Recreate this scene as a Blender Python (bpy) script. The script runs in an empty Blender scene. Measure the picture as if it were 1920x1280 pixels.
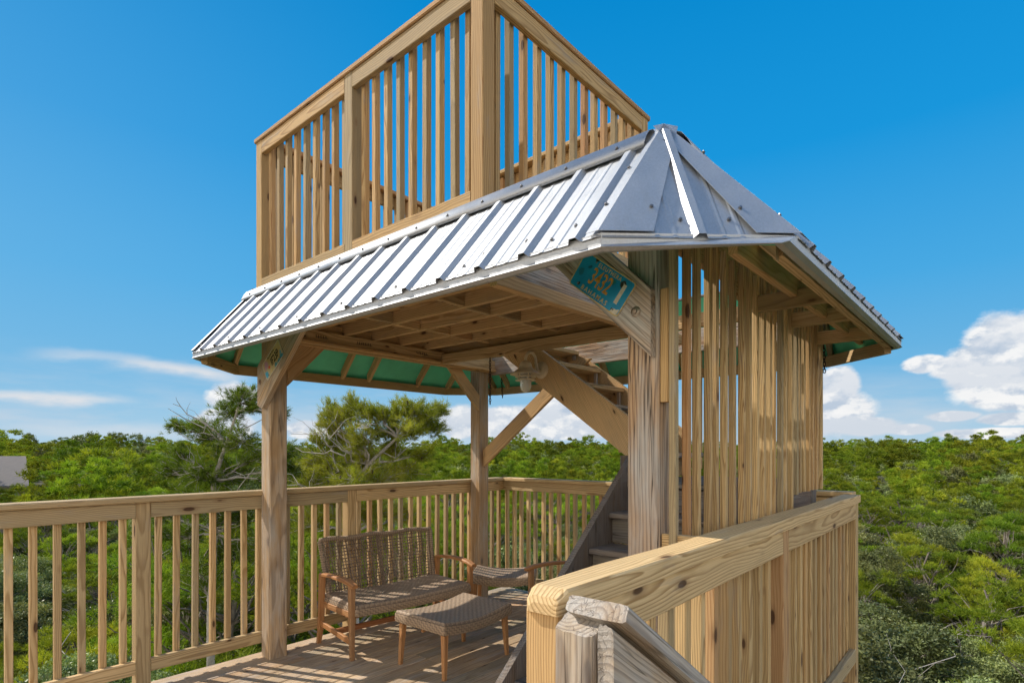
import bpy, math, random
import numpy as np
from mathutils import Vector, Matrix

random.seed(7)
RNG = np.random.default_rng(11)
scene = bpy.context.scene
COL = scene.collection
rad = math.radians
V = Vector

# ------------------------------------------------------------------ materials
def new_mat(name):
    m = bpy.data.materials.new(name); m.use_nodes = True
    nt = m.node_tree; nt.nodes.clear()
    out = nt.nodes.new('ShaderNodeOutputMaterial')
    return m, nt, out

class NT:
    """tiny node helper"""
    def __init__(s, nt): s.nt = nt
    def n(s, typ, **kw):
        nd = s.nt.nodes.new(typ)
        for k, v in kw.items(): setattr(nd, k, v)
        return nd
    def put(s, sock, val):
        if hasattr(val, 'links') or isinstance(val, bpy.types.NodeSocket): s.nt.links.new(val, sock)
        else: sock.default_value = val
    def m(s, op, a, b=0.0, c=0.0, clamp=False):
        nd = s.n('ShaderNodeMath', operation=op, use_clamp=clamp)
        s.put(nd.inputs[0], a); s.put(nd.inputs[1], b)
        if len(nd.inputs) > 2: s.put(nd.inputs[2], c)
        return nd.outputs[0]
    def vm(s, op, a, b=(0, 0, 0), sc=None):
        nd = s.n('ShaderNodeVectorMath', operation=op)
        s.put(nd.inputs[0], a); s.put(nd.inputs[1], b)
        if sc is not None: s.put(nd.inputs['Scale'], sc)
        return nd.outputs['Value'] if op in ('DOT_PRODUCT', 'LENGTH', 'DISTANCE') else nd.outputs[0]
    def noise(s, vec, scale=5., detail=2., rough=.5, dist=0.):
        nd = s.n('ShaderNodeTexNoise')
        s.put(nd.inputs['Vector'], vec); s.put(nd.inputs['Scale'], scale)
        s.put(nd.inputs['Detail'], detail); s.put(nd.inputs['Roughness'], rough); s.put(nd.inputs['Distortion'], dist)
        return nd
    def ramp(s, fac, stops, interp='LINEAR'):
        nd = s.n('ShaderNodeValToRGB'); s.put(nd.inputs[0], fac)
        cr = nd.color_ramp; cr.interpolation = interp
        while len(cr.elements) < len(stops): cr.elements.new(.5)
        for e, (p, c) in zip(cr.elements, stops):
            e.position = p; e.color = (c if len(c) == 4 else (*c, 1))
        return nd.outputs[0]
    def mix(s, fac, a, b, blend='MIX'):
        nd = s.n('ShaderNodeMix', data_type='RGBA', blend_type=blend)
        s.put(nd.inputs[0], fac)
        s.put(nd.inputs[6], a if not isinstance(a, tuple) or len(a) == 4 else (*a, 1))
        s.put(nd.inputs[7], b if not isinstance(b, tuple) or len(b) == 4 else (*b, 1))
        return nd.outputs[2]
    def mr(s, v, a, b, c=0., d=1., smooth=False):
        nd = s.n('ShaderNodeMapRange'); 
        if smooth: nd.interpolation_type = 'SMOOTHSTEP'
        s.put(nd.inputs[0], v)
        for i, q in enumerate((a, b, c, d)): s.put(nd.inputs[i+1], q)
        return nd.outputs[0]
    def xyz(s, x, y, z):
        nd = s.n('ShaderNodeCombineXYZ')
        for i, q in enumerate((x, y, z)): s.put(nd.inputs[i], q)
        return nd.outputs[0]

def wood(name, early, late, red=(.30, .13, .06), weather=0., wcol=(.36, .34, .33), crack=0.,
         rough=.75, ring=95., knots=1., bump=.25, dirt=0., coarse=1., dark=1.):
    m, nt, out = new_mat(name); N = NT(nt)
    gc = N.n('ShaderNodeAttribute', attribute_name='gc').outputs['Vector']
    tone = N.n('ShaderNodeAttribute', attribute_name='tone').outputs['Fac']
    sep = N.n('ShaderNodeSeparateXYZ'); nt.links.new(gc, sep.inputs[0])
    X, Y, Z = sep.outputs
    d1 = N.noise(N.xyz(N.m('MULTIPLY', X, .9), N.m('MULTIPLY', Y, 5), N.m('MULTIPLY', Z, 5)), 1., 2., .5)
    d2 = N.noise(N.xyz(N.m('MULTIPLY', X, 3.5), N.m('MULTIPLY', Y, 14), N.m('MULTIPLY', Z, 14)), 1., 2., .5)
    off = N.vm('SUBTRACT', d1.outputs['Color'], (.5, .5, .5))
    off = N.vm('SCALE', off, sc=.085)
    off2 = N.vm('SCALE', N.vm('SUBTRACT', d2.outputs['Color'], (.5, .5, .5)), sc=.013)
    g = N.vm('ADD', N.vm('ADD', N.xyz(0., Y, Z), off), off2)
    sg = N.n('ShaderNodeSeparateXYZ'); nt.links.new(g, sg.inputs[0])
    r = N.m('SQRT', N.m('ADD', N.m('POWER', N.m('ABSOLUTE', sg.outputs[1]), 2.), N.m('POWER', N.m('ABSOLUTE', sg.outputs[2]), 2.)))
    rf = N.m('FRACT', N.m('MULTIPLY', r, ring))
    ringc = N.ramp(rf, [(0., (0, 0, 0)), (.45, (.12,)*3), (.80, (.95,)*3), (.90, (1, 1, 1)), (1., (0, 0, 0))])
    rv = N.m('MULTIPLY', ringc, 1.)
    fib = N.noise(N.xyz(N.m('MULTIPLY', X, 6), N.m('MULTIPLY', Y, 260), N.m('MULTIPLY', Z, 260)), 1., 2., .6).outputs[0]
    big = N.noise(N.xyz(N.m('MULTIPLY', X, 1.6), N.m('MULTIPLY', Y, 9), N.m('MULTIPLY', Z, 9)), 1., 3., .6).outputs[0]
    vis = N.mr(big, .3, .7, .55, 1.)
    col = N.mix(N.m('MULTIPLY', rv, vis), early, late)
    col = N.mix(N.mr(fib, .3, .75, 0., .35), col, tuple(c*.62 for c in late))
    # board to board tone
    col = N.mix(N.mr(tone, .80, 1., 0., .62), col, red)
    col = N.mix(N.mr(tone, .30, .0, 0., .45), col, (.40, .37, .26))
    col = N.mix(N.mr(N.m('FRACT', N.m('MULTIPLY', tone, 5.7)), .55, 1., 0., .35), col, tuple(q*f_ for q, f_ in zip(late, (1.35, 1.2, 1.0))))
    bright = N.m('MULTIPLY', N.mr(tone, 0., 1., 0.74*dark, 1.14*dark), N.mr(big, .25, .75, .88, 1.1))
    hsv = N.n('ShaderNodeHueSaturation'); nt.links.new(col, hsv.inputs['Color']); nt.links.new(bright, hsv.inputs['Value'])
    col = hsv.outputs[0]
    h = N.m('ADD', N.m('MULTIPLY', rv, .5), N.m('MULTIPLY', fib, .9))
    if knots > 0:
        vo = N.n('ShaderNodeTexVoronoi'); nt.links.new(N.xyz(N.m('MULTIPLY', X, 3.4), N.m('MULTIPLY', Y, 10.), N.m('MULTIPLY', Z, 10.)), vo.inputs['Vector'])
        vo.inputs['Scale'].default_value = 1.
        vsep = N.n('ShaderNodeSeparateColor'); nt.links.new(vo.outputs['Color'], vsep.inputs[0])
        vdist = N.m('DIVIDE', vo.outputs['Distance'], N.mr(vsep.outputs[0], 0., 1., .25, 1.25))
        kn = N.mr(vdist, .075*knots, .125*knots, 1., 0., True)
        halo = N.mr(vdist, .11*knots, .24*knots, .4, 0., True)
        col = N.mix(halo, col, (.22, .12, .06)); col = N.mix(N.m('MULTIPLY', kn, .85), col, (.045, .016, .009))
        h = N.m('SUBTRACT', h, N.m('MULTIPLY', kn, .6))
    if weather > 0:
        wn = N.noise(N.xyz(N.m('MULTIPLY', X, 2.2), N.m('MULTIPLY', Y, 11), N.m('MULTIPLY', Z, 11)), 1., 4., .65).outputs[0]
        wf = N.mr(wn, .62-.45*weather, .92-.45*weather, 0., 1.)
        wc = N.mix(N.m('MULTIPLY', rv, .7), wcol, tuple(c*.55 for c in wcol))
        wc = N.mix(N.mr(fib, .35, .7, 0., .5), wc, tuple(c*.5 for c in wcol))
        col = N.mix(wf, col, wc)
    if crack > 0:
        cn = N.noise(N.xyz(N.m('MULTIPLY', X, 1.1), N.m('MULTIPLY', Y, 42*coarse), N.m('MULTIPLY', Z, 42*coarse)), 1., 2., .5, .3).outputs[0]
        cf = N.mr(N.m('ABSOLUTE', N.m('SUBTRACT', cn, .5)), .004, .016+.01*crack, 1., 0.)
        cf = N.m('MULTIPLY', cf, N.mr(big, .35, .6, 0., 1.))
        col = N.mix(N.m('MULTIPLY', cf, .85*min(1, crack)), col, (.035, .028, .022))
        h = N.m('SUBTRACT', h, N.m('MULTIPLY', cf, 2.))
    if dirt > 0:
        pn = N.noise(N.n('ShaderNodeNewGeometry').outputs['Position'], 3., 4., .65).outputs[0]
        col = N.mix(N.mr(pn, .45, .75, 0., dirt), col, (.11, .09, .07))
    b = N.n('ShaderNodeBump'); b.inputs['Strength'].default_value = bump; b.inputs['Distance'].default_value = .0022*coarse
    nt.links.new(h, b.inputs['Height'])
    p = N.n('ShaderNodeBsdfPrincipled')
    nt.links.new(col, p.inputs['Base Color']); p.inputs['Roughness'].default_value = rough
    p.inputs['Specular IOR Level'].default_value = .25
    nt.links.new(b.outputs[0], p.inputs['Normal']); nt.links.new(p.outputs[0], out.inputs[0])
    return m

M = {}
M['fresh'] = wood('fresh_pine', (.73, .53, .275), (.33, .19, .075), ring=120, knots=1., bump=.3, weather=.05)
M['rail'] = wood('pale_pine', (.78, .57, .31), (.38, .225, .09), ring=95, knots=1.1, bump=.3, weather=.06)
M['upper'] = wood('railing_pine', (.62, .43, .21), (.29, .165, .065), ring=110, knots=1., bump=.3, weather=.1)
M['deck'] = wood('deck_pine', (.66, .485, .31), (.40, .26, .155), weather=.3, wcol=(.58, .49, .41), ring=90, knots=1., dirt=.3, crack=.4)
M['post'] = wood('post_pine', (.64, .44, .255), (.31, .185, .09), weather=.52, wcol=(.54, .475, .41), crack=.6, ring=75, knots=1., bump=.4)
M['brown'] = wood('brown_beam', (.76, .54, .30), (.43, .26, .115), weather=.14, wcol=(.48, .38, .28), crack=.3, ring=90, knots=.9)
M['grey'] = wood('silvered_pine', (.56, .38, .235), (.22, .13, .075), weather=.62, wcol=(.54, .505, .47), crack=1.5, ring=60, knots=1., bump=.6)
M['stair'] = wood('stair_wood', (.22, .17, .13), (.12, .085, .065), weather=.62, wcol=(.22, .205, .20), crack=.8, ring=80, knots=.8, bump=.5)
M['old'] = wood('old_grey_wood', (.55, .41, .26), (.21, .13, .075), weather=.78, wcol=(.50, .46, .42), crack=.75, ring=75, knots=1.5, bump=.45, coarse=1.)
M['teak'] = wood('eucalyptus', (.52, .275, .125), (.34, .155, .06), red=(.24, .07, .03), ring=60, knots=0, bump=.15, rough=.5)

def metal():
    m, nt, out = new_mat('galvalume'); N = NT(nt)
    tc = N.n('ShaderNodeNewGeometry').outputs['Position']
    sp = N.n('ShaderNodeTexVoronoi'); nt.links.new(tc, sp.inputs['Vector']); sp.inputs['Scale'].default_value = 260
    nb = N.noise(tc, 2.2, 4., .6).outputs[0]
    nf = N.noise(tc, 90., 3., .6).outputs[0]
    val = N.m('ADD', N.mr(nb, .3, .7, .48, .60), N.m('MULTIPLY', N.m('SUBTRACT', nf, .5), .10))
    val = N.m('ADD', val, N.m('MULTIPLY', N.m('SUBTRACT', sp.outputs['Color'], .5), .08))
    c = N.mix(1., N.xyz(val, val, val), (.86, .90, .97), 'MULTIPLY')
    st = N.noise(N.vm('MULTIPLY', tc, (9, 9, 1.6)), 1., 4., .6).outputs[0]
    c = N.mix(N.mr(st, .58, .8, 0., .35), c, (.40, .37, .34))
    p = N.n('ShaderNodeBsdfPrincipled'); nt.links.new(c, p.inputs['Base Color'])
    p.inputs['Metallic'].default_value = .70
    nt.links.new(N.mr(nb, .3, .7, .46, .58), p.inputs['Roughness'])
    b = N.n('ShaderNodeBump'); b.inputs['Strength'].default_value = .25; b.inputs['Distance'].default_value = .003
    nt.links.new(N.noise(tc, 7., 2., .5).outputs[0], b.inputs['Height']); nt.links.new(b.outputs[0], p.inputs['Normal'])
    nt.links.new(p.outputs[0], out.inputs[0]); return m
M['metal'] = metal()

def simple(name, col, rough=.6, metallic=0., noise=.12, scale=20., bump=0., spec=.4, col2=None, transl=None):
    m, nt, out = new_mat(name); N = NT(nt)
    tc = N.n('ShaderNodeTexCoord').outputs['Object']
    nz = N.noise(tc, scale, 4., .6).outputs[0]
    c = N.mix(N.mr(nz, .3, .72, 0., 1.), col, col2 if col2 else tuple(q*(1-noise*2.2) for q in col))
    p = N.n('ShaderNodeBsdfPrincipled'); nt.links.new(c, p.inputs['Base Color'])
    p.inputs['Roughness'].default_value = rough; p.inputs['Metallic'].default_value = metallic
    p.inputs['Specular IOR Level'].default_value = spec
    if bump:
        b = N.n('ShaderNodeBump'); b.inputs['Strength'].default_value = bump; b.inputs['Distance'].default_value = .004
        nt.links.new(nz, b.inputs['Height']); nt.links.new(b.outputs[0], p.inputs['Normal'])
    nt.links.new(p.outputs[0], out.inputs[0]); return m
M['green'] = simple('green_membrane', (.14, .76, .52), .5, 0, .18, 3.5, .5, col2=(.11, .58, .38))
M['screw'] = simple('screw_metal', (.25, .25, .26), .4, .8)
M['washer'] = simple('washer_steel', (.42, .38, .33), .45, .7, .3, 30, col2=(.2, .11, .06))
M['chain'] = simple('rusty_chain', (.075, .05, .04), .8, .3, .2, 60)
M['lamp'] = simple('cream_enamel', (.84, .73, .55), .35, 0, .08, 15)
M['house_roof'] = simple('grey_sheet_roof', (.21, .195, .19), .95, 0, .06, 3, spec=.03)
M['house_wall'] = simple('house_siding', (.55, .53, .48), .8)
M['bark'] = simple('bark', (.30, .26, .225), .95, 0, .3, 9, .5, col2=(.13, .105, .09))
M['dead'] = simple('pale_bare_wood', (.50, .46, .42), .9, 0, .2, 12, col2=(.28, .25, .22))
M['ground'] = simple('forest_floor', (.10, .085, .055), 1., 0, .2, .6, col2=(.045, .06, .02))
M['mast'] = simple('mast_steel', (.3, .12, .1), .6, .2)
M['ink'] = simple('black_print', (.02, .015, .012), .8)
M['cone'] = simple('pine_cone', (.09, .055, .035), .9)

def glass():
    m, nt, out = new_mat('lamp_glass'); N = NT(nt)
    p = N.n('ShaderNodeBsdfPrincipled'); p.inputs['Base Color'].default_value = (.85, .85, .84, 1)
    p.inputs['Roughness'].default_value = .12; p.inputs['Transmission Weight'].default_value = .55
    nt.links.new(N.mr(N.noise(N.n('ShaderNodeTexCoord').outputs['Object'], 30., 2.).outputs[0], .3, .7, .1, .3), p.inputs['Roughness'])
    nt.links.new(p.outputs[0], out.inputs[0]); return m
M['glass'] = glass()

def wicker(name, a, b):
    m, nt, out = new_mat(name); N = NT(nt)
    t = N.n('ShaderNodeAttribute', attribute_name='tone').outputs['Fac']
    tc = N.n('ShaderNodeTexCoord').outputs['Object']
    n1 = N.noise(tc, 60., 3., .6).outputs[0]
    n2 = N.noise(N.vm('MULTIPLY', tc, (400, 400, 400)), 1., 1.).outputs[0]
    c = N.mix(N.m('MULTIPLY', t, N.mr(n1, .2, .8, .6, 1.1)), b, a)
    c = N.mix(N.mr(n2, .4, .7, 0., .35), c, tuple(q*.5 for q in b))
    p = N.n('ShaderNodeBsdfPrincipled'); nt.links.new(c, p.inputs['Base Color']); p.inputs['Roughness'].default_value = .6
    nt.links.new(p.outputs[0], out.inputs[0]); return m
M['wicker'] = wicker('grey_brown_wicker', (.50, .37, .255), (.11, .072, .05))

def plate_mat(name, base, edge, patches):
    m, nt, out = new_mat(name); N = NT(nt)
    tc = N.n('ShaderNodeTexCoord').outputs['Object']
    c = N.mix(N.mr(N.noise(tc, 14., 4., .6).outputs[0], .35, .7, 0., 1.), base, edge)
    for (x, y, r, pc) in patches:
        d = N.vm('LENGTH', N.vm('SUBTRACT', N.vm('ADD', tc, N.vm('SCALE', N.noise(tc, 22., 2.).outputs['Color'], sc=.03)), (x+.015, y+.015, .015)))
        c = N.mix(N.mr(d, r*.6, r, 1., 0., True), c, pc)
    p = N.n('ShaderNodeBsdfPrincipled'); nt.links.new(c, p.inputs['Base Color']); p.inputs['Roughness'].default_value = .4
    nt.links.new(p.outputs[0], out.inputs[0]); return m
rust = (.03, .025, .012)
M['plate_blue'] = plate_mat('blue_plate', (.006, .23, .48), (.012, .32, .56),
    [(-.105, -.052, .012, rust), (.095, .045, .020, rust), (-.075, .066, .010, rust), (.11, -.06, .008, rust), (-.09, .03, .012, (.01, .12, .2)), (-.12, .0, .02, (.01, .15, .26)), (.05, .03, .012, (.02, .2, .2))])
M['plate_white'] = simple('old_white_sticker', (.72, .66, .55), .6, 0, .12, 60)
M['plate_orange'] = simple('raised_orange_paint', (.72, .36, .07), .5, 0, .2, 60)
M['plate_cream'] = simple('raised_cream_paint', (.74, .56, .26), .5, 0, .2, 60)
M['plate_multi'] = plate_mat('sunset_plate', (.62, .52, .25), (.55, .36, .14),
    [(-.10, .03, .04, (.55, .30, .40)), (-.13, -.03, .035, (.02, .40, .65)), (-.07, -.01, .018, (.75, .10, .03)), (-.06, -.05, .02, (.68, .5, .2)),
     (.02, -.065, .03, (.06, .32, .40)), (.07, -.07, .03, (.05, .28, .36)), (.12, -.06, .03, (.03, .28, .45)), (.125, -.02, .02, (.1, .35, .5))])

def leafmat(name, c1, c2, c3, tr=.30, rough=.6):
    m, nt, out = new_mat(name); N = NT(nt)
    rnd = N.n('ShaderNodeObjectInfo').outputs['Random']
    t = N.n('ShaderNodeAttribute', attribute_name='tone').outputs['Fac']
    pos = N.n('ShaderNodeNewGeometry').outputs['Position']
    n1 = N.noise(pos, .9, 3., .6).outputs[0]
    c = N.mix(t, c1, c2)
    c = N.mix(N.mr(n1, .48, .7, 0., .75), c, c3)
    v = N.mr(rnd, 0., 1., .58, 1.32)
    hsv = N.n('ShaderNodeHueSaturation'); nt.links.new(c, hsv.inputs['Color']); nt.links.new(v, hsv.inputs['Value'])
    nt.links.new(N.mr(N.m('FRACT', N.m('MULTIPLY', rnd, 7.3)), 0., 1., .472, .522), hsv.inputs['Hue'])
    c = hsv.outputs[0]
    d = N.n('ShaderNodeBsdfPrincipled'); nt.links.new(c, d.inputs['Base Color']); d.inputs['Roughness'].default_value = rough
    d.inputs['Specular IOR Level'].default_value = .12
    tl = N.n('ShaderNodeBsdfTranslucent'); nt.links.new(N.mix(1., c, (1.15, 1.25, .45), 'MULTIPLY'), tl.inputs['Color'])
    mx = N.n('ShaderNodeMixShader'); mx.inputs[0].default_value = tr
    nt.links.new(d.outputs[0], mx.inputs[1]); nt.links.new(tl.outputs[0], mx.inputs[2])
    nt.links.new(mx.outputs[0], out.inputs[0]); return m
M['needles'] = leafmat('pine_needles', (.08, .135, .016), (.33, .41, .035), (.44, .46, .05))
M['needles_near'] = leafmat('sand_pine_needles', (.085, .125, .02), (.29, .36, .04), (.36, .38, .08))
M['oak'] = leafmat('scrub_oak_leaves', (.09, .12, .042), (.32, .36, .16), (.38, .42, .12), tr=.15, rough=.36)
M['far'] = leafmat('distant_needles', (.07, .12, .014), (.28, .36, .028), (.39, .42, .04))

# ------------------------------------------------------------------ mesh building
def ortho(ax, hint):
    ax = V(ax).normalized(); h = V(hint); h = (h - ax*h.dot(ax)).normalized()
    return ax, h, ax.cross(h)

class MB:
    def __init__(s): s.v = []; s.f = []; s.g = []; s.t = []; s.sm = []
    def add(s, vs, fs, gs=None, tone=None, smooth=False):
        o = len(s.v); tone = random.random() if tone is None else tone
        s.v += [tuple(q) for q in vs]; s.f += [tuple(o+i for i in f) for f in fs]
        s.g += [tuple(q) for q in (gs if gs is not None else vs)]
        s.t += ([tone]*len(vs) if not isinstance(tone, list) else tone); s.sm += [smooth]*len(fs)
        return s
    def board(s, p0, p1, w, t, wdir, c=.004, n0=None, n1=None, tone=None, taper=1.):
        """timber from p0 to p1; w along wdir, t along the third axis; n0/n1 end cut normals"""
        p0, p1 = V(p0), V(p1); ax, wd, td = ortho(p1-p0, wdir); L = (p1-p0).length
        c = min(c, w*.3, t*.3)
        hw, ht = w/2, t/2
        prof = [(-hw+c, -ht), (hw-c, -ht), (hw, -ht+c), (hw, ht-c), (hw-c, ht), (-hw+c, ht), (-hw, ht-c), (-hw, -ht+c)]
        gx = random.uniform(-40, 40); gy = random.uniform(-.07, .07); gz = random.choice((-1, 1))*(t*.5+random.uniform(.012, .09))
        tone = random.random() if tone is None else tone
        vs = []; gs = []
        for k, (P, nn) in enumerate(((p0, n0), (p1, n1))):
            for (a, b) in prof:
                sc = 1. if k == 0 else taper
                o = wd*a*sc + td*b*sc
                sh = 0.
                if nn is not None:
                    nv = V(nn); den = ax.dot(nv)
                    if abs(den) > 1e-4: sh = -o.dot(nv)/den
                vs.append(P + o + ax*sh); gs.append((gx + (L if k else 0) + sh, a+gy, b+gz))
        n = 8
        fs = [tuple(range(n-1, -1, -1)), tuple(range(n, 2*n))] + [(i, (i+1) % n, n+(i+1) % n, n+i) for i in range(n)]
        return s.add(vs, fs, gs, tone)
    def box(s, lo, hi, c=.004, tone=None):
        lo, hi = V(lo), V(hi); d = hi-lo; ce = (lo+hi)/2
        k = max(range(3), key=lambda i: abs(d[i]))
        ax = V((0, 0, 0)); ax[k] = d[k]/2
        others = [i for i in range(3) if i != k]
        wd = V((0, 0, 0)); wd[others[0]] = 1
        return s.board(ce-ax, ce+ax, abs(d[others[0]]), abs(d[others[1]]), wd, c, tone=tone)
    def prism(s, poly, off, tone=None):
        """extrude polygon (list of 3d pts) by vector off"""
        off = V(off); n = len(poly); P = [V(p) for p in poly]
        vs = P + [p+off for p in P]
        e = (P[1]-P[0]).normalized(); ax = e
        gx = random.uniform(-40, 40); gy = random.uniform(-.05, .05); gz = random.uniform(.03, .1)
        o0 = P[0]; nn = off.normalized(); wd = nn.cross(ax)
        gs = [(gx+(p-o0).dot(ax), gy+(p-o0).dot(wd), gz+(p-o0).dot(nn)) for p in vs]
        a = sum(((P[i].cross(P[(i+1) % n])) for i in range(n)), V((0, 0, 0)))
        flip = a.dot(off) > 0
        f0 = tuple(range(n)); f1 = tuple(range(n, 2*n))
        fs = [f0[::-1] if flip else f0, f1 if flip else f1[::-1]]
        for i in range(n):
            q = (i, (i+1) % n, n+(i+1) % n, n+i); fs.append(q if flip else q[::-1])
        return s.add(vs, fs, gs, tone)
    def tube(s, pts, radii, n=8, cap=True, tone=None, smooth=True):
        pts = [V(p) for p in pts]; m = len(pts)
        if not hasattr(radii, '__len__'): radii = [radii]*m
        vs = []; ref = V((0, 0, 1))
        t0 = (pts[1]-pts[0]).normalized()
        if abs(t0.dot(ref)) > .9: ref = V((1, 0, 0))
        a = (ref - t0*ref.dot(t0)).normalized()
        for i, p in enumerate(pts):
            t = (pts[min(i+1, m-1)]-pts[max(i-1, 0)]).normalized()
            a = (a - t*a.dot(t)).normalized(); b = t.cross(a)
            for k in range(n):
                th = 2*math.pi*k/n; vs.append(p + (a*math.cos(th)+b*math.sin(th))*radii[i])
        fs = [(i*n+k, i*n+(k+1) % n, (i+1)*n+(k+1) % n, (i+1)*n+k) for i in range(m-1) for k in range(n)]
        if cap: fs += [tuple(range(n-1, -1, -1)), tuple(range((m-1)*n, m*n))]
        return s.add(vs, fs, None, tone, smooth)
    def lathe(s, prof, c, n=28, tone=None, axis=(0, 0, 1), smooth=True):
        """prof list of (r,z) along axis"""
        c = V(c); ax, a, b = ortho(axis, (1, .01, .02) if abs(V(axis).normalized().x) < .9 else (0, 1, 0))
        vs = [c + ax*z + (a*math.cos(2*math.pi*k/n)+b*math.sin(2*math.pi*k/n))*r for (r, z) in prof for k in range(n)]
        fs = [(i*n+k, i*n+(k+1) % n, (i+1)*n+(k+1) % n, (i+1)*n+k) for i in range(len(prof)-1) for k in range(n)]
        return s.add(vs, fs, None, tone, smooth)
    def build(s, name, mat, parent=None, loc=None):
        me = bpy.data.meshes.new(name)
        me.from_pydata(s.v, [], s.f); me.update()
        at = me.attributes.new('gc', 'FLOAT_VECTOR', 'POINT'); at.data.foreach_set('vector', np.array(s.g, dtype=np.float32).ravel())
        at = me.attributes.new('tone', 'FLOAT', 'POINT'); at.data.foreach_set('value', np.array(s.t, dtype=np.float32))
        me.polygons.foreach_set('use_smooth', s.sm)
        me.materials.append(mat)
        o = bpy.data.objects.new(name, me); COL.objects.link(o)
        if parent is not None:
            o.parent = parent
            # vertices are given in world space: undo the parent's offset
            o.matrix_parent_inverse = Matrix.Translation(-parent.location) if parent.parent is None else Matrix.Identity(4)
        if loc: o.location = loc
        return o

def tag(o, label, cat, group=None, kind=None):
    if label: o['label'] = label
    if cat: o['category'] = cat
    if group: o['group'] = group
    if kind: o['kind'] = kind
    return o
def thing(name, label, cat, loc=(0, 0, 0), group=None):
    o = bpy.data.objects.new(name, None); COL.objects.link(o); o.location = loc
    o.empty_display_size = .2
    return tag(o, label, cat, group)
def B(name, mat, parent, *a, **k):
    return MB().board(*a, **k).build(name, M[mat], parent)
def BX(name, mat, parent, lo, hi, **k):
    return MB().box(lo, hi, **k).build(name, M[mat], parent)
Y_ = (0, 1, 0); X_ = (1, 0, 0); Z_ = (0, 0, 1)

# ------------------------------------------------------------------ key dimensions (metres, x=u, y=v)
PW = .14
U0, U2, V3, V1 = 2.082, 4.368, 1.047, 4.261
ZT = 2.857; ZE = 2.325
RU0, RU1, RV0, RV1 = 2.09, 4.50, 1.03, 4.52
EU0, EU1, EV0, EV1 = 1.637, 4.95, .549, 4.98

# ------------------------------------------------------------------ deck floor
db = MB()
w = .139; v = 4.50
while v > .80:
    x = -2.6; 
    while x < (5.02 if v > 1.15 else 4.49):
        lim = 5.03 if v > 1.15 else 4.50
        L = random.choice((3.05, 3.66, 2.44, 4.0)); x2 = min(x+L, lim)
        db.board((x+.0015, v-w/2, -.019+random.uniform(-.0012, .0012)), (x2-.0015, v-w/2, -.019+random.uniform(-.0012, .0012)), w-.006, .038, Y_, c=.005)
        x = x2
    v -= w
y = v
while y > -1.2:                                  # landing the photographer stands on
    db.board((-2.6, y-w/2, -.019), (.85, y-w/2, -.019), w-.006, .038, Y_, c=.005); y -= w
for x in np.arange(-2.5, 4.5, .41):              # joists below
    db.board((x, .82, -.14), (x, 4.46, -.14), .19, .038, Z_)
db.board((-2.6, 4.49, -.15), (5.0, 4.49, -.15), .235, .038, Z_)
db.board((5.0, 1.1, -.15), (5.0, 4.5, -.15), .235, .038, Z_)
for (x, yy) in ((-2.4, 4.4), (1.3, 4.4), (4.9, 4.4), (4.4, .95), (1.1, .95), (-2.4, -1.), (2.2, 1.1)):
    db.board((x, yy, -9.5), (x, yy, -.26), .14, .14, Y_)
deck = db.build('deck_floor', M['deck']); deck['kind'] = 'structure'

# ------------------------------------------------------------------ lookout tower
T = thing('lookout_tower', 'open timber lookout tower with silver metal skirt roof standing on the deck', 'tower', (3.3, 2.7, 0))
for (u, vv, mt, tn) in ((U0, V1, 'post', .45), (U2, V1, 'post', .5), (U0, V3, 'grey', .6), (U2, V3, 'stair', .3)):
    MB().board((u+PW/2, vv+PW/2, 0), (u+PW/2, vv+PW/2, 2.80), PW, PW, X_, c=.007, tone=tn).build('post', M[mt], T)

def brace(plane, k0, k1, pts, mat, tone=None):
    """flat board in a plane u=const or v=const; pts are (other,z)"""
    if plane == 'u': P = [(k0, a, z) for a, z in pts]; off = (k1-k0, 0, 0)
    else: P = [(a, k0, z) for a, z in pts]; off = (0, k1-k0, 0)
    return MB().prism(P, off, tone).build('knee_brace', M[mat], T)
b3 = brace('u', 2.042, 2.080, [(1.53, 2.42), (1.061, 1.965), (1.061, 2.232), (1.44, 2.60), (1.72, 2.60)], 'grey', .45)
b1 = brace('u', 2.042, 2.080, [(3.60, 2.54), (4.31, 1.915), (4.382, 1.945), (4.382, 2.24), (4.00, 2.56)], 'post', .55)
brace('u', 2.09, 2.128, [(3.80, 2.54), (4.259, 2.07), (4.259, 2.19), (3.91, 2.54)], 'brown', .6)
brace('v', 4.262, 4.300, [(2.224, 2.10), (2.66, 2.55), (2.43, 2.55), (2.224, 2.34)], 'brown', .9)
brace('v', 4.262, 4.300, [(4.366, 2.02), (3.86, 2.50), (4.03, 2.50), (4.366, 2.18)], 'brown', .5)
brace('u', 4.42, 4.458, [(4.259, 1.425), (2.90, 2.44), (3.12, 2.44), (4.259, 1.60)], 'brown', .7)
for par, (x, yy, z) in ((b3, (2.0419, 1.126, 2.150)), (b1, (2.0419, 4.338, 2.12))):
    MB().lathe([(0, .003), (.020, .003), (.022, .0), (.022, -.002)], (x, yy, z), 20, axis=(-1, 0, 0)).lathe(
        [(0, .012), (.008, .012), (.0095, .010), (.0095, .003)], (x, yy, z), 10, axis=(-1, 0, 0), smooth=False).build('bolt', M['washer'], par)

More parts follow.
